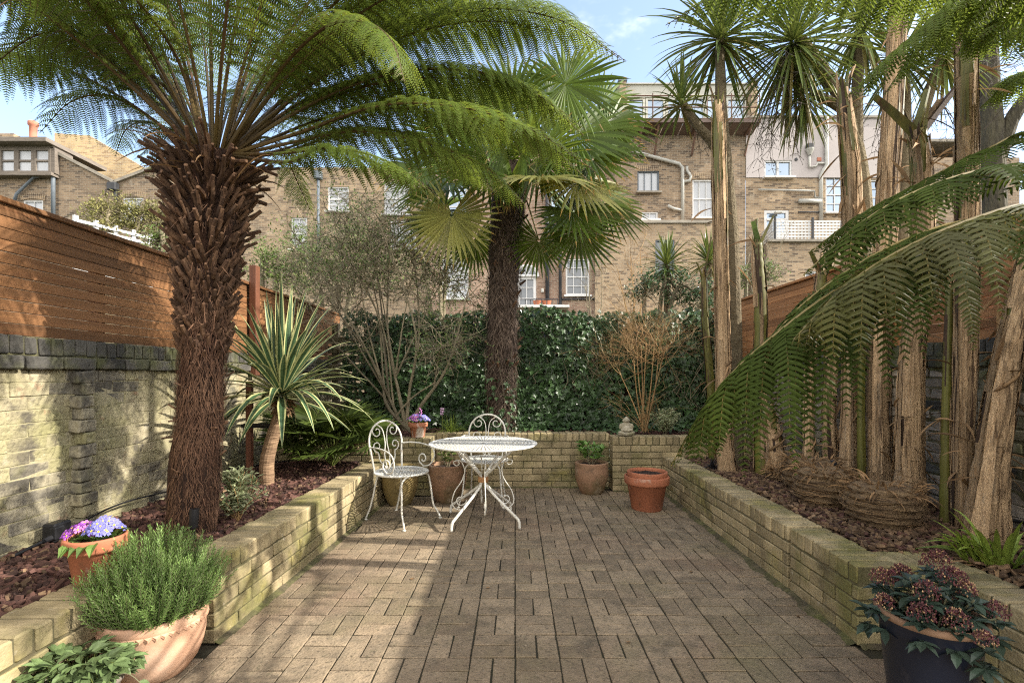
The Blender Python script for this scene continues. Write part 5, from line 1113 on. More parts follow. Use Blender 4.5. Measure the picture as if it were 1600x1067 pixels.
# ================================================================== banana stems
def banana(label, Y, pts, mat='banana_dry', sheaths=16, green=None, wisps=18, top=None, dark=3):
    ws = [P(x, y, Y) for x, y, w in pts]; ws[0].z = min(ws[0].z, .33); rs = [.84 * w / 2 * Y / F / math.sqrt(1 + ((x - CX) / F) ** 2) for x, _, w in pts]
    t = thing('banana_plant', ws[0], label, 'banana plant'); k = 34; path = spline(ws, k)
    rad = [rs[min(len(rs) - 2, int(i / k * (len(rs) - 1)))] * (1 - (i / k * (len(rs) - 1) - min(len(rs) - 2, int(i / k * (len(rs) - 1))))) + rs[min(len(rs) - 1, int(i / k * (len(rs) - 1)) + 1)] * (i / k * (len(rs) - 1) - min(len(rs) - 2, int(i / k * (len(rs) - 1)))) for i in range(k + 1)]
    mb = MB(); nb = len(mb.m); mb.tube(path, [r * (.90 + .05 * math.sin(i * 1.9 + Y * 9) + .03 * (i % 5 == 0)) for i, r in enumerate(rad)], 20, 0, wob=.04); sd = U(0, 50)
    for i in range(k):
        for j in range(20):
            q = nb + i * 20 + j; a = 6.2832 * j / 20; v = mnoise.noise(Vector((math.cos(a) * 1.1 + sd, math.sin(a) * 1.1, path[i].z * 1.6))); hi = max(0, i / k - .35)
            mb.m[q] = 2 if v > .44 - .2 * hi else (1 if (green is None and hi > 0 and v < -.42 + .7 * hi) else 0); mb.a[q] = .5 + .5 * mnoise.noise(Vector((math.cos(a) * 4 + sd, math.sin(a) * 4, path[i].z * 1.2)))
    for q in range(9):
        a = q * .7 + U(-.2, .2); rv = Vector((math.cos(a), math.sin(a), 0)); mb.strap(path[-1] + rv * rad[-1] * .8 - Vector((0, 0, .06)), nrm(rv * U(-.1, .35) + Vector((0, 0, 1))), U(.09, .24), U(.015, .03), U(.2, 1.4), 5, .25, m=(rnd.choice((0, 1, 2)),) * 2)
    mb.build('pseudostem', [green or mat, 'banana_green' if not green else mat, 'banana_dark'], t, smooth=True)
    if sheaths or wisps:
        mb = MB()
        for q in range(sheaths * 2):     # overlapping dry sheaths
            i0 = rnd.randint(0, k - 8); ln = rnd.randint(7, 20); i1 = min(k - 1, i0 + ln); a0 = U(0, 6.2832); half = U(.10, .42); mm = 2 if q < dark else (3 if green is None and q % 4 == 1 and i0 > k * .45 else 0); prev = None; av = rnd.random(); dr = U(-.03, .03)
            for i in range(i0, i1 + 1):
                s = (i - i0) / max(1, i1 - i0); peel = 1.02 + .03 * rnd.random() + (.5 * max(0, s - .8) * (q % 3 == 0)); hw = half * (1 - .8 * max(0, s - .6) / .4); row = []
                for j in range(6):
                    a = a0 + dr * i + hw * (j / 2.5 - 1); row.append(path[i] + Vector((math.cos(a + U(-.05, .05)), math.sin(a + U(-.05, .05)), 0)) * rad[i] * (peel + (.012 + U(-.01, .05) if j in (0, 5) else U(-.01, .01))))
                if prev:
                    for j in range(5): mb.face([prev[j], prev[j + 1], row[j + 1], row[j]], mm, av)
                prev = row
        for q in range(int(wisps * 1.6)):       # torn strips curling off
            i = rnd.randint(2, k - 2); a = U(0, 6.2832); rv = Vector((math.cos(a), math.sin(a), 0)); mb.strap(path[i] + rv * rad[i] * .97, nrm(rv * U(.2, 1) + Vector((U(-.8, .8), U(-.8, .8), U(-1, .9)))), U(.08, .28), U(.008, .03), U(.4, 2.2), 7, .3, m=(1, 1), twist=U(-2.5, 2.5))
        for q in range(14):          # frayed fibres at the foot
            a = U(0, 6.2832); rv = Vector((math.cos(a), math.sin(a), 0)); mb.strap(path[0] + rv * rad[0] * U(.5, .95) + Vector((0, 0, U(.05, .18))), nrm(rv * U(.25, .8) + Vector((0, 0, -1))), U(.12, .22), U(.012, .035), .2, 4, .2, m=(1, 1))
        for q in range(3 if wisps > 8 else 0):  # ties of bent-over strip round the stem
            i = rnd.randint(5, k - 8); a0 = U(0, 6.28); loop = [path[i] + Vector((math.cos(a0 + .3 * j), math.sin(a0 + .3 * j), 0)) * rad[i] * 1.05 + Vector((0, 0, (.018 * j))) for j in range(8)]; mb.tube(loop, [.004, .010, .012, .010, .011, .009, .006, .003], 4, 1)
        mb.build('dry_sheaths', [mat, 'dead_leaf', 'banana_dark', 'banana_green'], t, smooth=True)
    if top:
        for (dx, dy, L0, w0, mm) in top:
            mb = MB(); d = nrm(Vector((dx, U(-.2, .2), dy))); mb.strap(path[-1] - Vector((0, 0, .1)), d, L0, w0, .15, 6, .45, m=(0, 0), prof=lambda s: 1.0 - .45 * s); mb.build('leaf_stub', mm, t)
    return t
G, D = 'banana_green', 'banana_dry'
banana('tall dry banana stem leftmost of the row with peeling upper sheaths', 4.75, [(1137, 748, 44), (1132, 690, 31), (1130, 560, 29), (1127, 420, 27), (1124, 280, 28), (1122, 160, 24)], sheaths=20, wisps=14, top=[(-.25, 1, .3, .05, D), (.25, 1, .16, .05, 'banana_dark')])
banana('thin green banana stem with torn top in front of the ivy', 5.35, [(1114, 700, 18), (1110, 600, 17), (1101, 490, 15), (1100, 430, 12)], mat=G, sheaths=5, wisps=3, green=G, top=[(.12, 1, .5, .045, G), (-.35, 1, .25, .04, G), (.45, 1, .25, .04, D)])
banana('green banana stem with cut leaf stubs before the right slat fence', 4.6, [(1192, 745, 36), (1188, 600, 24), (1188, 480, 27), (1184, 410, 24), (1184, 380, 20)], mat=D, sheaths=7, wisps=6, green=G, top=[(-.25, 1, .30, .085, 'banana_leaf'), (.35, 1, .36, .06, G), (.05, 1, .34, .07, G)])
banana('short broken banana stump behind the hanging fern frond', 4.5, [(1214, 748, 52), (1209, 690, 32), (1200, 640, 26)], sheaths=8, wisps=16)
banana('slim dry banana stem topped by green leaf stubs', 4.3, [(1264, 765, 40), (1263, 690, 22), (1266, 580, 22), (1278, 480, 24), (1284, 425, 24)], sheaths=9, wisps=10, top=[(-.5, 1, .30, .07, G), (.45, 1, .36, .07, G), (.1, 1, .28, .06, D)])
banana('slim pale banana stem second behind the tilted spotlight', 4.35, [(1298, 752, 38), (1295, 660, 27), (1299, 560, 26), (1302, 480, 22)], sheaths=12, wisps=8)
banana('tall dry banana stem with ragged peeling collar below its cut top', 4.2, [(1322, 758, 46), (1326, 650, 29), (1329, 520, 32), (1331, 380, 38), (1330, 280, 38), (1322, 190, 32), (1317, 140, 24)], sheaths=22, wisps=26, top=[(.35, 1, .32, .06, D), (-.1, 1, .2, .12, G)])
banana('narrow olive green banana stem between two pale dry stems', 4.0, [(1347, 765, 20), (1345, 640, 16), (1348, 500, 15), (1350, 420, 13)], mat=G, sheaths=3, wisps=3, green=G)
banana('tallest pale dry banana stem reaching the top of the picture', 4.0, [(1376, 775, 56), (1372, 660, 46), (1376, 500, 42), (1387, 300, 42), (1397, 150, 39), (1404, 0, 35), (1408, -90, 30)], sheaths=26, wisps=22)
banana('thick dry banana stem with a forked dark top', 3.45, [(1422, 812, 76), (1420, 720, 58), (1425, 560, 48), (1440, 400, 46), (1440, 270, 42), (1434, 205, 38)], sheaths=26, wisps=30, top=[(-.75, 1, .45, .11, G), (.65, 1, .48, .12, 'banana_dark'), (.2, 1, .4, .10, G), (.5, 1, .36, .10, D)])
banana('narrow green banana stem beside the grey dry stem', 3.1, [(1478, 850, 30), (1478, 700, 23), (1481, 560, 21), (1484, 440, 18)], mat=D, sheaths=4, wisps=4, green=G)
banana('grey brown straight banana stem near the right edge', 3.0, [(1512, 868, 60), (1506, 720, 45), (1509, 560, 45), (1511, 300, 46), (1510, 130, 45), (1508, 0, 42), (1504, -330, 36)], sheaths=24, wisps=20, dark=5)
banana('thick leaning banana stem at the right edge with torn dry strips', 2.85, [(1534, 862, 104), (1547, 720, 72), (1571, 580, 62), (1597, 460, 57), (1628, 330, 50)], sheaths=24, wisps=28)
# cut-down stumps with fibrous rings
def stump(label, px, py, Y, rw, h):
    c = P(px, py, Y); c.z = .37; t = thing('banana_stump', c, label, 'stump'); mb = MB(); r = rw / 2 * Y / F * .93; prof = []
    for i in range(13): s = i / 12; prof.append((r * (.80 + .28 * math.sin(s * 2.6) - .12 * s ** 3) + (.010 if i % 2 else -.006), h * s))
    prof += [(r * .6, h * 1.05), (r * .25, h * 1.0), (0, h * .98)]; mb.lathe(prof, c, 36, wob=.05)
    for q in range(110):
        a = U(0, 6.2832); zz = U(.05, .85) * h; r2 = r * 1.05 * (.80 + .28 * math.sin(zz / h * 2.6)) + U(.0, .012); sp = U(.3, .9); loop = [c + Vector((math.cos(a + sp * j / 5) * r2, math.sin(a + sp * j / 5) * r2, zz + U(-.006, .006))) for j in range(6)]; mb.tube(loop, U(.001, .0026), 3, rnd.choice((0, 0, 1)))
    for q in range(260):
        a = U(0, 6.2832); o = c + Vector((math.cos(a), math.sin(a), 0)) * r * U(.1, 1.05) + Vector((0, 0, h * U(.75, 1.0))); mb.strap(o, sph(a + U(-.6, .6), U(-.6, 1.2)), U(.03, .14), U(.005, .02), 1.6, 5, .3, m=(1, 1), twist=U(-2, 2))
    mb.build('corm', ['stump', 'dead_leaf'], t)
stump('fibrous cut banana stump on the right wall second from the corner', 1288, 815, 3.55, 82, .26); stump('wide fibrous cut banana stump right behind the wall corner', 1378, 850, 3.10, 104, .25)
stump('tall ragged banana stump behind the two wide cut stumps', 1268, 762, 3.95, 80, .26); stump('small ragged banana stump half buried near the far end of the right bed', 1228, 738, 4.35, 54, .10)
# shaggy dark tuft on the far end of the right wall
c = P(1114, 738, 4.85); c.z = .39; t = thing('black_grass', c, 'small tuft of black grass at the far end of the right planter wall', 'plant'); mb = MB()
for k in range(130): a = U(0, 6.2832); mb.strap(c, sph(a, U(.2, 1.4)), U(.08, .16), .005, 1.8, 5, .2, m=(0, 0))
mb.build('foliage', 'black_plastic', t)

# ================================================================== ivy
IVY = [(0, .1), (.34, 0), (.27, .26), (.56, .44), (.22, .56), (0, 1)]
def ivy_leaf(mb, p, d, n, s, m=0, a=None):
    d = nrm(d); n = Vector(n); n = nrm(n - d * n.dot(d)); sd = d.cross(n); a = rnd.random() if a is None else a
    q = lambda x, y: p + d * (y * s) + sd * (x * s) + n * (abs(x) * s * .22 - y * y * s * .15)
    vs = [q(*v) for v in IVY] + [q(-x, y) for x, y in IVY[1:5]]
    mb.raw(vs, [(0, 1, 2, 3, 4, 5), (5, 9, 8, 7, 6, 0)], m, a)
mb = MB(); nl = 0
for _ in range(13500):
    x = U(-2.35, 2.95); top = 2.12 + .19 * mnoise.noise(Vector((x * 1.5, 0, 3))) + .06 * mnoise.noise(Vector((x * 6, 0, 1)))
    z = U(.55, top + .05)
    if x < -2.0 and rnd.random() > .5: continue
    bulge = .17 * mnoise.noise(Vector((x * 1.3, z * 1.3, 5))) + .08 * mnoise.noise(Vector((x * 5, z * 5, 9)))
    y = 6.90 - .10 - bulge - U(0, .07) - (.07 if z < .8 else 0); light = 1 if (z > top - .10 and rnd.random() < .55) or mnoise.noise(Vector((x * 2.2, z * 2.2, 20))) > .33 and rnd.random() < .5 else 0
    ivy_leaf(mb, Vector((x, y, z)), (U(-.7, .7), U(-.5, .1), U(-1, .1)), (U(-.6, .6), -1, U(-.1, .9)), U(.035, .095), light)
for _ in range(1700):    # creeping over the bed at its foot
    x = U(-.9, 2.2); y = 6.75 - abs(rnd.gauss(0, .25)); ivy_leaf(mb, Vector((x, y, .58 + U(0, .14) * (y - 5.9))), (U(-1, 1), U(-1, .3), U(-.4, .4)), (U(-.4, .4), -.6, 1), U(.04, .075), 1 if rnd.random() < .4 else 0)
mb.raw([(-2.1, 6.93, .5), (2.95, 6.93, .5), (2.95, 6.90, 2.02), (-2.1, 6.90, 2.02)], [(0, 1, 2, 3)], 2)
for _ in range(160):
    x = U(-1.9, 2.9); pts = [Vector((x, 6.80, U(.6, 1.4)))]
    for i in range(6): pts.append(pts[-1] + Vector((U(-.12, .12), U(-.03, .02), U(.05, .16))))
    mb.tube(pts, .004, 4, 3)
o = mb.build('ivy_hedge', ['ivy', 'ivy_light', 'fern_trunk', 'twig'], loc=(.4, 6.9, .55)); tag(o, 'dense dark green ivy covering the whole back fence', 'ivy')
mb = MB()
for _ in range(420):
    s = abs(rnd.gauss(0, .55)); a = U(0, 6.2832); c = Vector((PB.x, PB.y, .6 + .75 * min(1.2, s))) + Vector((math.cos(a), math.sin(a), 0)) * U(.18, .26); ivy_leaf(mb, c, (math.cos(a) * .4, math.sin(a) * .4, U(-1, .3)), (math.cos(a), math.sin(a), .4), U(.04, .07), rnd.choice((0, 0, 1)))
for k in range(5):
    a = R(200 + 35 * k); pts = [Vector((PB.x, PB.y, .58 + .13 * i)) + Vector((math.cos(a + .1 * i * (-1) ** k), math.sin(a + .1 * i * (-1) ** k), 0)) * (.19 + U(0, .012)) for i in range(9)]; mb.tube(pts, .005, 5, 2)
tag(mb.build('ivy_vine', ['ivy', 'ivy_light', 'twig'], loc=(PB.x, PB.y, .58)), 'ivy climbing the foot of the tall fan palm trunk', 'ivy')

# ================================================================== bare shrubs
def twigs(mb, p, d, Ls, r, depth, kink, m, up=.0, ends=None, split=(2, 3), seg=4, shrink=.68):
    pts = [Vector(p)]; d = nrm(d)
    for i in range(seg): d = nrm(d + Vector((U(-kink, kink), U(-kink, kink), U(-kink, kink) + up))); pts.append(pts[-1] + d * Ls / seg)
    mb.tube(pts, [r * (1 - .5 * i / seg) for i in range(seg + 1)], 5 if r > .006 else 3, m, cap=False)
    if ends is not None and depth <= 1: ends.append((pts[-1], d)); ends.append((pts[2], d))
    if depth <= 0: return
    for k in range(rnd.randint(*split)):
        j = rnd.randint(1, seg); dd = nrm(d + Vector((U(-1, 1), U(-1, 1), U(-.8, .9))) * .95); twigs(mb, pts[j], dd, Ls * shrink * U(.75, 1.2), r * .58, depth - 1, kink, m, up, ends, split, seg, shrink)
b = P(638, 668, 6.35); b.z = .56
t = thing('bare_shrub', b, 'tangled grey bare shrub standing before the left end of the ivy', 'shrub'); mb = MB(); ends = []
targets = [(470, 380, 6.2), (520, 330, 6.4), (560, 300, 6.5), (610, 350, 6.3), (650, 400, 6.2), (700, 420, 6.3), (500, 450, 6.1), (560, 430, 6.0), (450, 430, 6.4), (735, 440, 6.2), (580, 380, 6.6), (540, 400, 6.5), (640, 330, 6.6), (490, 400, 6.6), (690, 540, 5.9), (590, 340, 6.2), (520, 370, 6.0)]
mains = []
for k, q in enumerate(targets):
    e = P(*q)
    if k % 3 == 0:
        m1 = b.lerp(e, .45) + Vector((U(-.3, .3), U(-.2, .2), U(-.05, .25))); m0 = b.lerp(e, .16) + Vector((U(-.1, .1), U(-.08, .08), U(0, .1))); pts = spline([b + Vector((U(-.05, .05), 0, 0)), m0, m1, e], 14); rr0 = U(.022, .032)
        mains.append(pts)
    else:
        s0 = min(mains, key=lambda mp: (mp[14] - e).length)[rnd.randint(4, 7)]; m1 = s0.lerp(e, .5) + Vector((U(-.2, .2), U(-.2, .2), U(-.1, .2))); pts = spline([s0, m1, e], 14); rr0 = .014
    mb.tube(pts, [rr0 * (1 - .8 * i / 14) * U(.88, 1.12) for i in range(15)], 7, 0)
    for i in range(11, 15):
        for z in range(5): twigs(mb, pts[i], Vector((U(-1, 1), U(-1, 1), U(-.8, .9))), U(.22, .5), .0065, 3, .55, 0, .0, ends, (2, 3))
mb.tube(spline([b + Vector((-.28, .0, .05)), P(640, 625, 6.2), P(680, 597, 6.1)], 10), [.014 - .0008 * i for i in range(11)], 7, 0)
mb.build('branches', 'twig', t); mb = MB()
for p, d in ends:
    if p.x > -1.2 or p.z > 2.4 or p.x < -2.5:
        if rnd.random() < .5: mb.leaf(p, d + Vector((U(-.5, .5), U(-.5, .5), U(-.5, .5))), (U(-.5, .5), -.6, .8), U(.03, .05), U(.015, .022), 0)
mb.build('leaves', 'small_leaf', t)
b = P(1008, 652, 6.3); b.z = .56
t = thing('orange_stemmed_shrub', b, 'leafless shrub with thin orange stems fanning out before the ivy', 'shrub'); mb = MB()
for k, (px, py) in enumerate(((995, 545), (1002, 540), (1010, 535), (1022, 540), (1030, 545), (1038, 550), (965, 575), (990, 560))):
    e = P(px, py, 6.3 + U(-.15, .15)); pts = spline([b + Vector((U(-.05, .05), U(-.04, .04), 0)), (b + e) / 2 + Vector((U(-.03, .03), U(-.03, .03), 0)), e], 10); mb.tube(pts, [.0085 - .0003 * i for i in range(11)], 6, 0)
    for q in range(6): twigs(mb, pts[10 - q % 3], nrm(Vector((U(-1.2, 1.2), U(-.7, .7), U(.2, 1.1)))), U(.28, .52), .0036, 3, .26, 0, .05, None, (2, 4), 4, .74)
for q in range(10): twigs(mb, b, nrm(Vector((U(-1, .4), U(-.5, .2), U(.6, 1.2)))), U(.3, .5), .004, 2, .2, 0, .03)
mb.build('branches', 'orange_twig', t)

# ================================================================== greenery beyond the fences
def leafy(label, cat, name, cs, rad, n, ll, mat, trunk=None, twigmat='twig'):
    c0 = Vector(cs[0]); t = thing(name, (c0.x, c0.y, 0), label, cat); mb = MB()
    for c in cs:
        c = Vector(c); mb.tube(spline([Vector((c0.x, c0.y, 0)), (c0 + c) / 2 + Vector((U(-.1, .1), 0, 0)), c], 8), [.05 - .004 * i for i in range(9)], 6, 0)
        for q in range(14): twigs(mb, c - Vector((0, 0, rad * .4)), sph(U(0, 6.28), U(-.3, 1.3)), rad * .8, .008, 2, .3, 0)
    mb.build('trunk', twigmat, t); mb = MB()
    for c in cs:
        c = Vector(c); clumps = [(c + sph(U(0, 6.28), U(-1, 1.4)) * rad * U(.3, 1), U(.5, 1)) for _ in range(26)]
        for _ in range(n):
            cc, av = rnd.choice(clumps); p = cc + Vector((rnd.gauss(0, 1), rnd.gauss(0, 1), rnd.gauss(0, .8))) * rad * .2; mb.leaf(p, (U(-1, 1), U(-1, 1), U(-.8, .8)), (U(-.6, .6), -.5, 1), ll * U(.6, 1.2), ll * .45, 0)
    mb.build('crown', mat, t)
leafy('golden green hedge growing over the white trellis beyond the left fence', 'hedge', 'garden_hedge', [P(165, 345, 7.2), P(205, 342, 7.5), P(245, 340, 7.8), P(275, 345, 8.1)], .32, 1500, .05, 'hedge_leaf')
leafy('pale green bush against the tree fern trunk beyond the left fence', 'bush', 'garden_bush', [P(243, 385, 6.6), P(262, 372, 6.7)], .22, 420, .05, 'small_leaf')
leafy('green leafy bush rising behind the left fence post', 'bush', 'garden_bush', [P(415, 415, 8.0), P(450, 430, 8.0), P(475, 400, 8.3)], .42, 800, .06, 'small_leaf')
leafy('tall loose green bush behind the bare shrub and the yellow brick house front', 'bush', 'garden_bush', [P(520, 430, 9), P(570, 400, 9.3), (P(610, 430, 9)), P(545, 360, 9.4), P(480, 400, 9.2)], .62, 420, .07, 'small_leaf')
leafy('loose green bush behind the tangled bare shrub', 'bush', 'garden_bush', [P(690, 440, 9), P(640, 400, 9.2), P(720, 400, 9.2)], .5, 420, .06, 'small_leaf')
leafy('evergreen bush behind the orange twigs beyond the back fence', 'bush', 'garden_bush', [P(1010, 450, 8.0), P(1060, 455, 8.0), P(1100, 470, 7.8)], .34, 600, .07, 'ivy_light')
leafy('grey green bush beyond the right slat fence end', 'bush', 'garden_bush', [P(1160, 440, 9.5), P(1200, 428, 10)], .3, 400, .06, 'small_leaf')
def thin_tree(label, base, tops, m, kink=.15):
    t = thing('bare_sapling', base, label, 'sapling'); mb = MB()
    for e in tops:
        pts = spline([base, (Vector(base) + e) / 2 + Vector((U(-.1, .1), 0, 0)), e], 12); mb.tube(pts, [.022 - .0014 * i for i in range(13)], 5, 0)
        for i in range(3, 13): twigs(mb, pts[i], Vector((U(-1, 1), U(-1, 1), U(.2, 1.2))), U(.3, .6), .005, 2, .3, 0, .05)
    mb.build('branches', m, t)
thin_tree('slender grey bare sapling against the pink brick house', P(930, 540, 12), [P(925, 400, 12), P(940, 420, 12), P(915, 430, 12)], 'twig')
thin_tree('slender brown bare sapling right of the pink brick house window', P(990, 540, 9.5), [P(985, 400, 9.5), P(1000, 390, 9.5), P(965, 420, 9.5)], 'orange_twig')
thin_tree('pinkish bare sapling behind the green cut banana stem', P(1180, 520, 11), [P(1160, 400, 11), P(1200, 390, 11), P(1225, 370, 11)], 'twig')
# big bare tree, upper right
b = P(1560, 560, 8.5); b.z = 0
t = thing('bare_tree', b, 'large bare tree with a mossy trunk beyond the right fence', 'tree'); mb = MB()
mb.tube(spline([b, P(1556, 400, 8.5), P(1550, 200, 8.5), P(1545, 60, 8.5), P(1560, -120, 8.5)], 20), [.19 - .004 * i for i in range(21)], 16, 0, wob=.06)
mb.tube(spline([P(1556, 260, 8.5), P(1580, 190, 8.4), P(1615, 140, 8.3), P(1680, 60, 8.2)], 12), [.12 - .003 * i for i in range(13)], 12, 0, wob=.06); mb.build('trunk', 'bark_tree', t)
mb = MB()
for q in range(40): twigs(mb, P(U(1500, 1640), U(60, 230), 8.5 + U(-1, 1)), Vector((U(-1, 1), U(-1, 1), U(0, 1))), U(.5, .9), .008, 3, .25, 0, .05)
mb.build('crown', 'twig_dark', t)
# white trellis beyond the left fence
p0, p1 = P(120, 338, 6.72), P(262, 373, 7.85); p1.z = p0.z = 3.44; u = nrm(p1 - p0); n = Vector((-u.y, u.x, 0)); Ln = (p1 - p0).length
t = thing('white_trellis', (p0.x, p0.y, 2.7), 'white slatted trellis beyond the left fence under the golden hedge', 'trellis'); mb = MB()
for k in range(9): mb.box((p0 + p1) / 2 - Vector((0, 0, .05 + .085 * k)), (Ln / 2, .01, .019), (u, n, Vector((0, 0, 1))))
mb.build('slats', 'white_paint', t); mb = MB()
for k in range(6): mb.box(p0 + u * Ln * k / 5 + n * .03 - Vector((0, 0, .4)), (.025, .02, .42), (u, n, Vector((0, 0, 1))))
mb.build('uprights', 'white_paint', t)
# ================================================================== houses at the back
def wall_panel(mb, x0, x1, z0, z1, y, ops, depth=.12, m=0, mr=0, top=None):
    """wall in the XZ plane at y with real openings and reveals; ops: (x0, x1, z0, z1)"""
    xs = sorted({x0, x1} | {v for o in ops for v in o[:2]}); zs = sorted({z0, z1} | {v for o in ops for v in o[2:4]})
    for i in range(len(xs) - 1):
        for j in range(len(zs) - 1):
            cx, cz = (xs[i] + xs[i + 1]) / 2, (zs[j] + zs[j + 1]) / 2
            if any(o[0] < cx < o[1] and o[2] < cz < o[3] for o in ops): continue
            mb.face([(xs[i], y, zs[j]), (xs[i + 1], y, zs[j]), (xs[i + 1], y, zs[j + 1]), (xs[i], y, zs[j + 1])], m, .5)
    for a, b, c, d in ops:
        e = y + depth
        for q in ([(a, y, c), (a, e, c), (a, e, d), (a, y, d)], [(b, y, c), (b, y, d), (b, e, d), (b, e, c)], [(a, y, d), (a, e, d), (b, e, d), (b, y, d)], [(a, y, c), (b, y, c), (b, e, c), (a, e, c)]): mb.face(q, mr, .5)
YB = 22.0
def X(px, Y=YB): return (px - CX) / F * Y
def Zp(py, Y=YB): return CH - (py - HY) / F * Y
def op(p, Y=YB): return (X(p[0], Y), X(p[1], Y), Zp(p[3], Y), Zp(p[2], Y))
def window(parent, o, y, nx, nz, fr='white_paint', glass='glass', ft=.06, bar=.028, sill=True, meet=False, name='window', lower=None):
    a, b, c, d = o; y += .07; mb = MB()
    for q in (((a + ft / 2, y, (c + d) / 2), (ft / 2, .035, (d - c) / 2)), ((b - ft / 2, y, (c + d) / 2), (ft / 2, .035, (d - c) / 2)), (((a + b) / 2, y, d - ft / 2), ((b - a) / 2 - ft, .034, ft / 2)), (((a + b) / 2, y, c + ft / 2), ((b - a) / 2 - ft, .034, ft / 2))): mb.box(*q, a=.5)
    for i in range(1, nx): mb.box((a + (b - a) * i / nx, y + .004, (c + d) / 2), (bar / 2, .022, (d - c) / 2 - ft), a=.5)
    for j in range(1, nz): mb.box(((a + b) / 2, y + .002, c + (d - c) * j / nz), ((b - a) / 2 - ft, .025, (bar if not (meet and j == nz // 2) else bar * 1.9) / 2), a=.5)
    f = mb.build(name, fr, parent)
    mb = MB(); zc = (c + d) / 2
    if lower: mb.face([(a, y + .03, zc), (b, y + .03, zc), (b, y + .03, d), (a, y + .03, d)], 0); mb.face([(a, y + .03, c), (b, y + .03, c), (b, y + .03, zc), (a, y + .03, zc)], 1)
    else: mb.face([(a, y + .03, c), (b, y + .03, c), (b, y + .03, d), (a, y + .03, d)], 0, rnd.random())
    mb.build('pane', [glass, lower or glass], f)
    if sill: mb = MB(); mb.box(((a + b) / 2, y - .13, c - .045), ((b - a) / 2 + .08, .12, .04), ch=.008); mb.build('sill', fr if fr == 'white_paint' else 'coping', f)
    return f
def arch_bricks(mb, o, y, m, rise=.10, hh=.24):
    a, b, c, d = o; n = int((b - a + .2) / .085)
    for k in range(n + 1):
        s = k / n * 2 - 1; x = (a + b) / 2 + s * ((b - a) / 2 + .08); z = d + rise * (1 - s * s) + hh / 2 - .02; w = Vector((s * .22, 0, 1)).normalized(); u = Vector((w.z, 0, -w.x)); mb.box((x, y - .004, z), (.034, .012, hh / 2), (u, Vector((0, 1, 0)), w), m=m)
def pipe(parent, pts, r, mat, name='drainpipe'):
    mb = MB(); mb.tube([Vector(p) for p in pts], r, 10, a=.5); o = mb.build(name, mat, parent, smooth=True)
    return o
pp = lambda *a: [Vector((X(x, YB), YB - .12, Zp(y, YB))) for x, y in a]

# --- brown brick house with roof terrace
t = thing('brick_house', (X(1050), YB, 0), 'brown brick house with glazed roof extension and rusty terrace canopy', 'house')
w1, w2, w3, w4 = op((996, 1030, 267, 300)), op((1082, 1115, 281, 340)), op((1003, 1028, 331, 343)), op((1024, 1054, 375, 430), 20.6)
mb = MB(); wall_panel(mb, X(938), X(1165), -1, Zp(196), YB, [w1, w2, w3]); arch_bricks(mb, w1, YB, 1, .0); arch_bricks(mb, w2, YB, 1, .08)
mb.face([(X(1165), YB, -1), (X(1165), YB + 8, -1), (X(1165), YB + 8, Zp(196)), (X(1165), YB, Zp(196))]); mb.face([(X(938), YB, -1), (X(938), YB, Zp(196)), (X(938), YB + 8, Zp(196)), (X(938), YB + 8, -1)])
mb.face([(X(938), YB, Zp(196)), (X(1165), YB, Zp(196)), (X(1165), YB + 8, Zp(196)), (X(938), YB + 8, Zp(196))]); mb.build('wall', ['stock_dark', 'stock_warm'], t)
window(t, w1, YB, 3, 1, 'pipe_blue', 'pale_blind'); window(t, w2, YB, 3, 2, 'white_paint', 'pale_blind', meet=True); window(t, w3, YB, 2, 1, 'white_paint', 'pale_blind')
mb = MB(); Y2 = 20.6; wall_panel(mb, X(930, Y2), X(1165, Y2), -1, Zp(349, Y2), Y2, [w4]); zt = Zp(349, Y2)
mb.face([(X(930, Y2), Y2, zt), (X(1165, Y2), Y2, zt), (X(1165, Y2), YB, zt), (X(930, Y2), YB, zt)]); mb.build('rear_extension', 'stock_warm', t); window(t, w4, Y2, 2, 2, 'pipe_blue', 'dark_glass')
mb = MB(); mb.box(((X(972, Y2) + X(1112, Y2)) / 2, Y2 + .1, zt + .05), ((X(1112, Y2) - X(972, Y2)) / 2, .18, .06), ch=.01); mb.build('coping', 'coping', t)
mb = MB(); yr = YB + 1.3; Xr = lambda p: X(p, yr); Zr = lambda p: Zp(p, yr)
for a, b2 in ((966, 976), (1169, 1179)): mb.box(((Xr(a) + Xr(b2)) / 2, yr + 1, (Zr(200) + Zr(133)) / 2), ((Xr(b2) - Xr(a)) / 2, 1.3, (Zr(133) - Zr(200)) / 2), m=0); mb.box(((Xr(a) + Xr(b2)) / 2, yr + 1, Zr(131)), ((Xr(b2) - Xr(a)) / 2 + .05, 1.35, .06), m=1)
mb.build('parapet_pier', ['stock_warm', 'pipe_blue'], t)
mb = MB(); mb.box(((Xr(976.5) + Xr(1168.5)) / 2, yr + 1, (Zr(152) + Zr(133)) / 2), ((Xr(1168.5) - Xr(976.5)) / 2, 1.0, (Zr(133) - Zr(152)) / 2)); mb.box(((Xr(976) + Xr(1169)) / 2, yr + .98, Zr(132)), ((Xr(1168.5) - Xr(976.5)) / 2, 1.06, .03)); mb.build('fascia', 'cream_paint', t)
xs = [979, 1008, 1040, 1071, 1101, 1134, 1166]
for i in range(6): window(t, (Xr(xs[i] + 1), Xr(xs[i + 1]), Zr(200), Zr(152.5)), yr - .02, 1, 1, 'cream_paint', 'glass', ft=.10 if i != 3 else .05, sill=False)
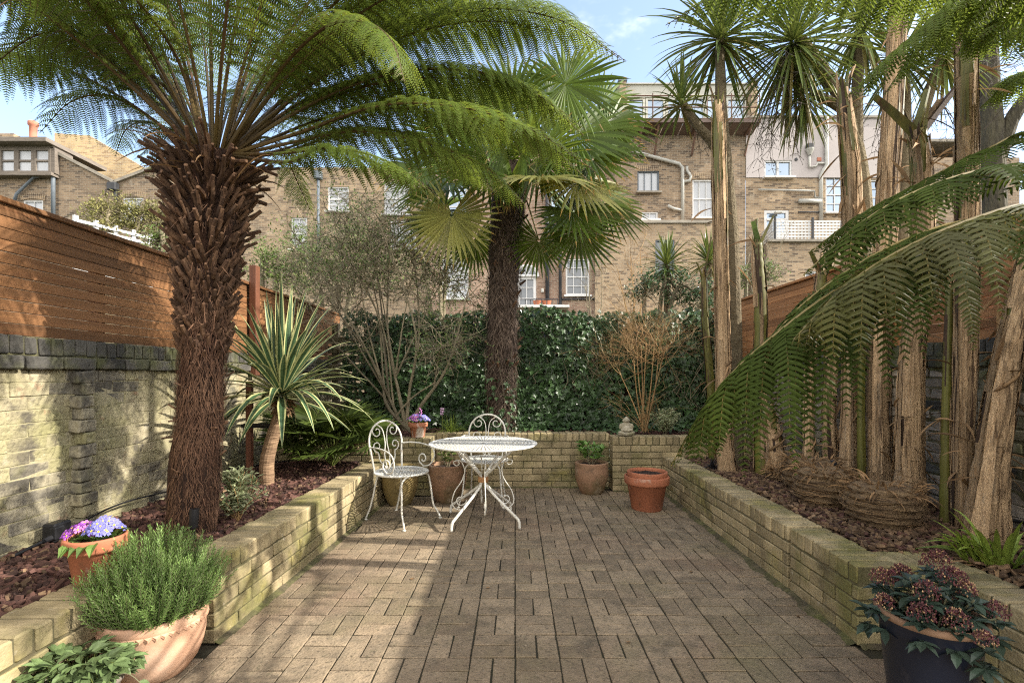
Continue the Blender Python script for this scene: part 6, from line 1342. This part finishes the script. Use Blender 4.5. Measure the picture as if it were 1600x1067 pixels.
# terrace rail and sloping canopy
yc = YB - .75; Xc = lambda p: X(p, yc); Zc = lambda p: Zp(p, yc); mb = MB()
for py in (150, 168, 186): mb.tube([(Xc(975), yc + 1.4, Zc(py + 4)), (Xc(978), yc, Zc(py)), (Xc(1187), yc, Zc(py)), (Xc(1178), yc + 1.4, Zc(py + 4))], .028, 6)
for px in (978, 1020, 1061, 1105, 1143, 1187): mb.tube([(Xc(px), yc, Zc(146)), (Xc(px), yc, Zc(192))], .026, 6)
mb.build('terrace_railing', 'rust_rail', t)
mb = MB(); n = 7; za, zb = Zc(191), Zp(211)
for i in range(n):
    a, b2 = Xc(978 + (1188 - 978) * i / n) + .02, Xc(978 + (1188 - 978) * (i + 1) / n) - .02; mb.raw([(a, yc, za), (b2, yc, za), (b2, YB, zb), (a, YB, zb), (a, yc, za - .03), (b2, yc, za - .03), (b2, YB, zb - .03), (a, YB, zb - .03)], [(0, 1, 2, 3), (4, 7, 6, 5), (0, 4, 5, 1)])
mb.box(((Xc(978) + Xc(1188)) / 2, yc - .03, za + .02), ((Xc(1188) - Xc(978)) / 2, .05, .07)); mb.build('canopy', 'canopy', t)
for px in (1004, 1030, 1090, 1176):
    mb = MB(); x = Xc(px); mb.tube([(x, YB - .02, Zc(232)), (x, YB - .25, Zc(218)), (x, yc + .05, za - .06)], .045, 4); mb.tube([(x, yc + .05, za - .06), (x, YB - .02, zb - .06)], .04, 4); mb.build('bracket', 'rust_rail', t)
pipe(t, pp((985, 236), (1000, 242), (1060, 258), (1065, 264), (1065, 349)), .075, 'pipe_grey'); pipe(t, pp((1066, 286), (1076, 284), (1078, 277), (1072, 268), (1072, 262)), .06, 'pipe_grey'); pipe(t, pp((1042, 323), (1052, 328), (1065, 330)), .065, 'pipe_grey')

# --- house with pink rendered upper storey
t = thing('rendered_house', (X(1300), YB, 0), 'house with pale pink rendered top storey over brown brick', 'house')
r1, r2, r3 = op((1194, 1237, 251, 277)), op((1290, 1320, 276, 332)), op((1194, 1233, 328, 400))
r4, r5 = op((1345, 1375, 281, 335)), op((1258, 1290, 424, 450), 20.2)
mb = MB(); wall_panel(mb, X(1165.3), X(1413), Zp(278), Zp(186), YB - .03, [r1]); mb.face([(X(1413), YB - .03, Zp(278)), (X(1413), YB + 7, Zp(278)), (X(1413), YB + 7, Zp(186)), (X(1413), YB - .03, Zp(186))], a=.5)
mb.face([(X(1165.3), YB - .03, Zp(186)), (X(1413), YB - .03, Zp(186)), (X(1413), YB + 7, Zp(186)), (X(1165.3), YB + 7, Zp(186))], a=.5); mb.box(((X(1166) + X(1413)) / 2, YB + .1, Zp(184)), ((X(1413) - X(1166)) / 2, .2, .05), m=1); mb.build('rendered_wall', ['render_pink', 'coping'], t)
mb = MB(); wall_panel(mb, X(1165.3), X(1413), -1, Zp(278.3), YB, [r2, r3, r4]); mb.build('brick_wall', 'stock_warm', t)
window(t, r1, YB - .03, 2, 1, 'white_paint', 'glass', ft=.07, bar=.09); window(t, r2, YB, 2, 4, 'white_paint', 'glass', meet=True); window(t, r4, YB, 2, 4, 'white_paint', 'glass', meet=True)
f = window(t, r3, YB, 1, 1, 'white_paint', 'glass', ft=.13, sill=False, name='door'); mb = MB(); a, b2, c, d = r3; mb.box(((a + b2) / 2, YB + .05, d - .42), ((b2 - a) / 2 - .14, .03, .05)); mb.box(((a + b2) / 2, YB + .045, c + .55), ((b2 - a) / 2 - .135, .04, .5)); mb.build('door_rail', 'white_paint', f)
mb = MB(); mb.box(((a + b2) / 2, YB - .12, d - .16), (.16, .09, .05), ch=.02); mb.build('door_lamp', 'pipe_grey', t)
pipe(t, pp((1289, 186), (1289, 260), (1283, 270), (1280, 276), (1280, 350)), .085, 'pipe_grey'); pipe(t, pp((1246, 316), (1280, 316)), .10, 'pipe_grey'); pipe(t, pp((1183, 298), (1270, 300), (1271, 310), (1280, 311)), .035, 'pipe_grey'); pipe(t, pp((1245, 333), (1278, 333)), .035, 'pipe_black'); pipe(t, pp((1262, 241), (1262, 263), (1272, 262), (1275, 257), (1288, 257)), .045, 'pipe_grey')
mb = MB(); x, z = X(1262), Zp(233); mb.box((x, YB - .15, z), (.13, .10, .16), ch=.02, m=1); mb.lathe([(.06, -.35), (.16, -.12), (.17, -.06), (.0, -.06)], (x, YB - .16, z), 12); mb.build('rainwater_hopper', ['pipe_grey', 'pipe_black'], t)
mb = MB(); mb.tube([(X(1243), YB - .04, Zp(250)), (X(1243), YB - .06, Zp(250))], .07, 12); mb.build('vent', 'pipe_black', t); mb = MB(); mb.box((X(1279), YB - .05, Zp(250)), (.09, .02, .08), ch=.004); mb.build('air_brick', 'chimney', t)
# rear extension carrying the trellis balcony
Y3 = 20.2; zt = Zp(378, Y3); mb = MB(); wall_panel(mb, X(1198, Y3), X(1420, Y3), -1, zt, Y3, [r5]); mb.face([(X(1198, Y3), Y3, -1), (X(1198, Y3), Y3, zt), (X(1180, YB), YB, zt), (X(1180, YB), YB, -1)], a=.5); mb.face([(X(1198, Y3), Y3, zt), (X(1420, Y3), Y3, zt), (X(1420, Y3), YB, zt), (X(1180, YB), YB, zt)], a=.5); mb.build('rear_extension', 'stock_warm', t); window(t, r5, Y3, 2, 1, 'white_paint', 'dark_glass')
mb = MB(); mb.box(((X(1198, Y3) + X(1420, Y3)) / 2, Y3 - .02, zt + .03), ((X(1420, Y3) - X(1198, Y3)) / 2, .12, .05)); mb.build('balcony_edge', 'coping', t)
mb = MB(); za, zb = zt + .09, Zp(346, Y3); xa, xb = X(1210, Y3), X(1400, Y3)
n = int((xb - xa) / .14)
for i in range(n + 1): mb.box((xa + (xb - xa) * i / n, Y3 + .02, (za + zb) / 2), (.032, .008, (zb - za) / 2))
for j in range(7): mb.box(((xa + xb) / 2, Y3 + .004, za + (zb - za) * j / 6), ((xb - xa) / 2 + .03, .0075, .032))
p0, p1 = Vector((X(1210, Y3) - .05, Y3 + .02, za)), Vector((X(1190, YB), YB, za)); u = nrm(p1 - p0); Ln = (p1 - p0).length
for i in range(int(Ln / .14)): mb.box(p0 + u * (.14 * i + .07) + Vector((0, 0, (zb - za) / 2)), (.03, .008, (zb - za) / 2), (u, Vector((-u.y, u.x, 0)), Vector((0, 0, 1))))
for j in range(7): mb.box(p0 + u * Ln / 2 + Vector((-.012, 0, (zb - za) * j / 6)), (Ln / 2, .007, .03), (u, Vector((-u.y, u.x, 0)), Vector((0, 0, 1))))
mb.build('trellis_screen', 'white_paint', t)
for px in (1210, 1269, 1330, 1390): mb = MB(); mb.box((X(px, Y3), Y3 - .04, (za + zb) / 2 + .05), (.035, .035, (zb - za) / 2 + .1)); mb.build('balcony_post', 'pipe_black', t)
# further brick wall at the right end
t = thing('brick_house', (X(1500), YB + 2, 0), 'dark brick house end beyond the pink rendered house', 'house'); mb = MB(); mb.box((X(1500, 24), 25.5, Zp(270, 24) / 2), (X(1590, 24) - X(1500, 24), 1.6, Zp(245, 24) / 2 + .3)); mb.build('wall', 'stock_dark', t)
mb = MB(); mb.box((X(1500, 24), 25.5, Zp(240, 24) + .55), (X(1590, 24) - X(1500, 24) + .1, 1.7, .07)); mb.build('coping', 'coping', t)

# --- middle houses, half hidden behind the palm
t = thing('pink_brick_house', (X(820), YB, 0), 'pinkish brick house with an arched white garden door behind the tall palm', 'house'); Y4 = 20.9
a1, a2, a3, a4 = op((884, 921, 404, 461), Y4), op((808, 838, 432, 483), Y4), op((690, 732, 405, 466), Y4), op((700, 730, 285, 335), Y4)
a5 = op((860, 895, 285, 340), Y4); Xd = lambda p: X(p, Y4); Zd_ = lambda p: Zp(p, Y4)
mb = MB(); wall_panel(mb, Xd(672), Xd(945), -1, Zp(232, Y4), Y4, [a1, a2, a3, a4, a5]); mb.face([(Xd(945), Y4, -1), (Xd(945), YB + 6, -1), (Xd(945), YB + 6, Zp(232, Y4)), (Xd(945), Y4, Zp(232, Y4))], a=.5); mb.face([(Xd(672), Y4, Zp(232, Y4)), (Xd(945), Y4, Zp(232, Y4)), (Xd(945), YB + 6, Zp(232, Y4)), (Xd(672), YB + 6, Zp(232, Y4))], a=.5); mb.build('wall', 'stock_pink', t)
window(t, a1, Y4, 3, 4, 'white_paint', 'dark_glass', meet=True, ft=.07); window(t, a3, Y4, 2, 2, 'white_paint', 'pale_blind'); window(t, a4, Y4, 2, 4, 'white_paint', 'glass', meet=True); window(t, a5, Y4, 2, 4, 'white_paint', 'glass', meet=True)
f = window(t, a2, Y4, 2, 3, 'white_paint', 'dark_glass', ft=.12, sill=False, name='door'); mb = MB(); xa, xb, za, zb = a2; xm, rr = (xa + xb) / 2, (xb - xa) / 2 + .06   # arched fanlight above
arcp = [(xm + rr * math.cos(R(q)), Y4 - .02, zb - .02 + rr * math.sin(R(q))) for q in range(0, 181, 12)]; mb.tube(arcp, .07, 6, 0, .5)
for q in range(15):
    p, s = arcp[q], arcp[q + 1]; mb.face([(xm, Y4 - .012, zb - .02), p, s], 1, .3)
for q in (60, 90, 120): mb.tube([(xm, Y4 - .03, zb), (xm + rr * math.cos(R(q)), Y4 - .03, zb + rr * math.sin(R(q)))], .02, 4, 0, .5)
mb.tube([(xm - rr, Y4 - .03, zb + .02), (xm + rr, Y4 - .03, zb + .02)], .05, 6, 0, .5); mb.build('fanlight', ['white_paint', 'dark_glass'], t)
pd = lambda *a: [Vector((Xd(x), Y4 - .10, Zd_(y))) for x, y in a]
pipe(t, pd((855, 300), (855, 482)), .085, 'pipe_black'); pipe(t, pd((875, 300), (875, 490)), .065, 'pipe_black'); pipe(t, pd((877, 468), (955, 467)), .04, 'pipe_black')
mb = MB(); mb.box((Xd(843), Y4 - .5, Zd_(483)), (1.15, .5, .05)); mb.build('balcony_slab', 'white_paint', t); mb = MB()
for px in range(820, 870, 8): mb.tube([(Xd(px), Y4 - .95, Zd_(482)), (Xd(px), Y4 - .95, Zd_(473))], .014, 4)
mb.tube([(Xd(818), Y4 - .95, Zd_(473)), (Xd(869), Y4 - .95, Zd_(473))], .022, 4); mb.build('balcony_rail', 'pipe_black', t)
mb = MB(); mb.tube([(Xd(953), Y4 - .2, Zd_(413)), (Xd(953), Y4 - .02, Zd_(413))], .09, 12); mb.build('flue', 'pipe_black', t); mb = MB(); mb.box((Xd(847), Y4 - .12, Zd_(455)), (.05, .1, .08), ch=.02); mb.build('wall_lamp', 'pipe_grey', t)
for px, lb in ((839, 'terracotta window pot on the balcony nearest the arched door'), (853, 'terracotta window pot on the balcony beside the black downpipe')):
    mb = MB(); mb.lathe([(.0, .01), (.13, .01), (.20, .22), (.17, .22), (.15, .1)], (Xd(px), Y4 - .5, Zd_(483) + .05), 14); tag(mb.build('balcony_pot', 'terracotta', loc=(Xd(px), Y4 - .5, Zd_(483))), lb, 'pot', 'pots on the far balcony')
t = thing('yellow_brick_house', (X(540), YB, 0), 'yellow brick house behind the tangled bare shrub', 'house'); c1, c2, c3, c4 = op((428, 446, 348, 396)), op((512, 545, 292, 330)), op((600, 640, 285, 335)), op((610, 650, 345, 388))
c5 = op((455, 480, 340, 390)); mb = MB(); wall_panel(mb, X(258), X(675), -1, Zp(262), YB, [c2, c3, c4, c5]); mb.face([(X(258), YB, -1), (X(258), YB, Zp(262)), (X(258), YB + 6, Zp(262)), (X(258), YB + 6, -1)], a=.5); mb.face([(X(258), YB, Zp(262)), (X(675), YB, Zp(262)), (X(675), YB + 6, Zp(262)), (X(258), YB + 6, Zp(262))], a=.5); mb.build('wall', 'stock_warm', t)
for o in (c2, c3, c4, c5): window(t, o, YB, 2, 4, 'white_paint', 'pale_blind', meet=True)
pipe(t, pp((499, 283), (499, 420)), .06, 'pipe_blue'); mb = MB(); mb.box((X(499), YB - .15, Zp(276)), (.16, .13, .18), ch=.03); mb.build('rainwater_hopper', 'pipe_blue', t)

# --- left houses
t = thing('dark_brick_house', (X(100), YB, 0), 'dark brick house with a valley roofline beyond the left fence', 'house'); d1, d2 = op((192, 224, 309, 345)), op((36, 67, 313, 345))
mb = MB(); wall_panel(mb, X(-90), X(92), -1, Zp(271), YB + .01, [d2]); wall_panel(mb, X(92), X(252), -1, Zp(286), YB, [d1])
for a, b2 in (((92, 242), (180, 286)), ((180, 286), (222, 270)), ((222, 270), (252, 258))): mb.face([(X(a[0]), YB, Zp(286)), (X(b2[0]), YB, Zp(286)), (X(b2[0]), YB, Zp(b2[1])), (X(a[0]), YB, Zp(a[1]))], a=.5)
arch_bricks(mb, d1, YB, 1, .09); arch_bricks(mb, d2, YB, 1, .09); mb.face([(X(252), YB, -1), (X(252), YB + 5, -1), (X(252), YB + 5, Zp(258)), (X(252), YB, Zp(258))], a=.5); mb.build('wall', ['stock_dark', 'stock_warm'], t)
mb = MB()
for a, b2 in (((92, 242), (180, 287)), ((180, 287), (222, 271)), ((222, 271), (253, 259))):
    p, q = Vector((X(a[0]), YB, Zp(a[1]))), Vector((X(b2[0]), YB, Zp(b2[1]))); u = nrm(q - p); mb.box((p + q) / 2 + Vector((0, .05, .05)), ((q - p).length / 2, .16, .06), (u, Vector((0, 1, 0)), Vector((-u.z, 0, u.x))))
mb.build('parapet_coping', 'coping', t)
window(t, d1, YB, 2, 2, 'white_paint', 'pale_blind'); window(t, d2, YB, 2, 2, 'white_paint', 'pale_blind')
# party wall of pale yellow brick seen over the valley
Y5 = 25.0; mb = MB(); X5 = lambda p: X(p, Y5); Z5 = lambda p: Zp(p, Y5); mb.raw([(X5(85), Y5, 2), (X5(275), Y5, 2), (X5(275), Y5, Z5(268)), (X5(225), Y5, Z5(262)), (X5(140), Y5, Z5(212)), (X5(85), Y5, Z5(208))] + [(X5(85), Y5 + .4, 2), (X5(275), Y5 + .4, 2), (X5(275), Y5 + .4, Z5(268)), (X5(225), Y5 + .4, Z5(262)), (X5(140), Y5 + .4, Z5(212)), (X5(85), Y5 + .4, Z5(208))], [(0, 1, 2, 3, 4, 5), (2, 8, 9, 3), (3, 9, 10, 4), (4, 10, 11, 5)], a=.5); mb.build('party_wall', 'stock_yellow', t)
mb = MB(); mb.tube([(X5(134), Y5 - .3, Z5(250)), (X5(131), Y5 - .45, Z5(254))], [.05, .42], 20, 0, .5); mb.build('satellite_dish', 'pipe_grey', t)
yq = YB - .3; mb = MB(); wx = [-84, -54, -24, 0, 16, 39, 60, 77]; Xq = lambda p: X(p, yq); Zq = lambda p: Zp(p, yq)
mb.box(((Xq(-90) + Xq(82)) / 2, yq + 1.2, Zq(224)), ((Xq(82) - Xq(-90)) / 2 + .08, 1.6, .09)); mb.box(((Xq(-90) + Xq(82)) / 2, yq + .5, Zq(228.5)), ((Xq(82) - Xq(-90)) / 2, .45, .07)); mb.box(((Xq(-90) + Xq(82)) / 2, yq + .35, Zq(272)), ((Xq(82) - Xq(-90)) / 2, .42, .07)); mb.box((Xq(80.5), yq + .5, Zq(250)), (.09, .45, Zq(230) - Zq(250)))
mb.build('dormer_frame', 'grey_timber', t)
for i in range(4): a = -30 + 27 * i; window(t, (Xq(a), Xq(a + 26.8), Zq(270), Zq(231)), yq, 1, 2, 'grey_timber', 'pale_blind', ft=.10, bar=.08, sill=False)
pipe(t, [Vector((X(x), YB - .12, Zp(y))) for x, y in ((81, 230), (80, 270), (76, 275), (57, 279), (30, 305), (25, 320))], .06, 'pipe_blue'); pipe(t, [Vector((X(87), YB - .12, Zp(y))) for y in (235, 345)], .08, 'pipe_blue'); pipe(t, [Vector((X(184), YB - .12, Zp(y))) for y in (296, 306, 318)], .07, 'pipe_black')
mb = MB(); mb.box((X(181), YB - .16, Zp(294)), (.2, .13, .17), ch=.03); mb.build('rainwater_hopper', 'pipe_black', t)
mb = MB(); mb.lathe([(.17, 0), (.17, .15), (.14, .2), (.15, .7), (.2, .75), (.2, .9), (.14, .95), (.12, .9)], (X(52, 23), 23, Zp(222, 23)), 16); mb.build('chimney_pot', 'chimney', t, smooth=True); mb = MB(); mb.box((X(18, 23), 23, Zp(222, 23)), (.4, .3, .25)); mb.build('chimney_stack', 'stock_warm', t)
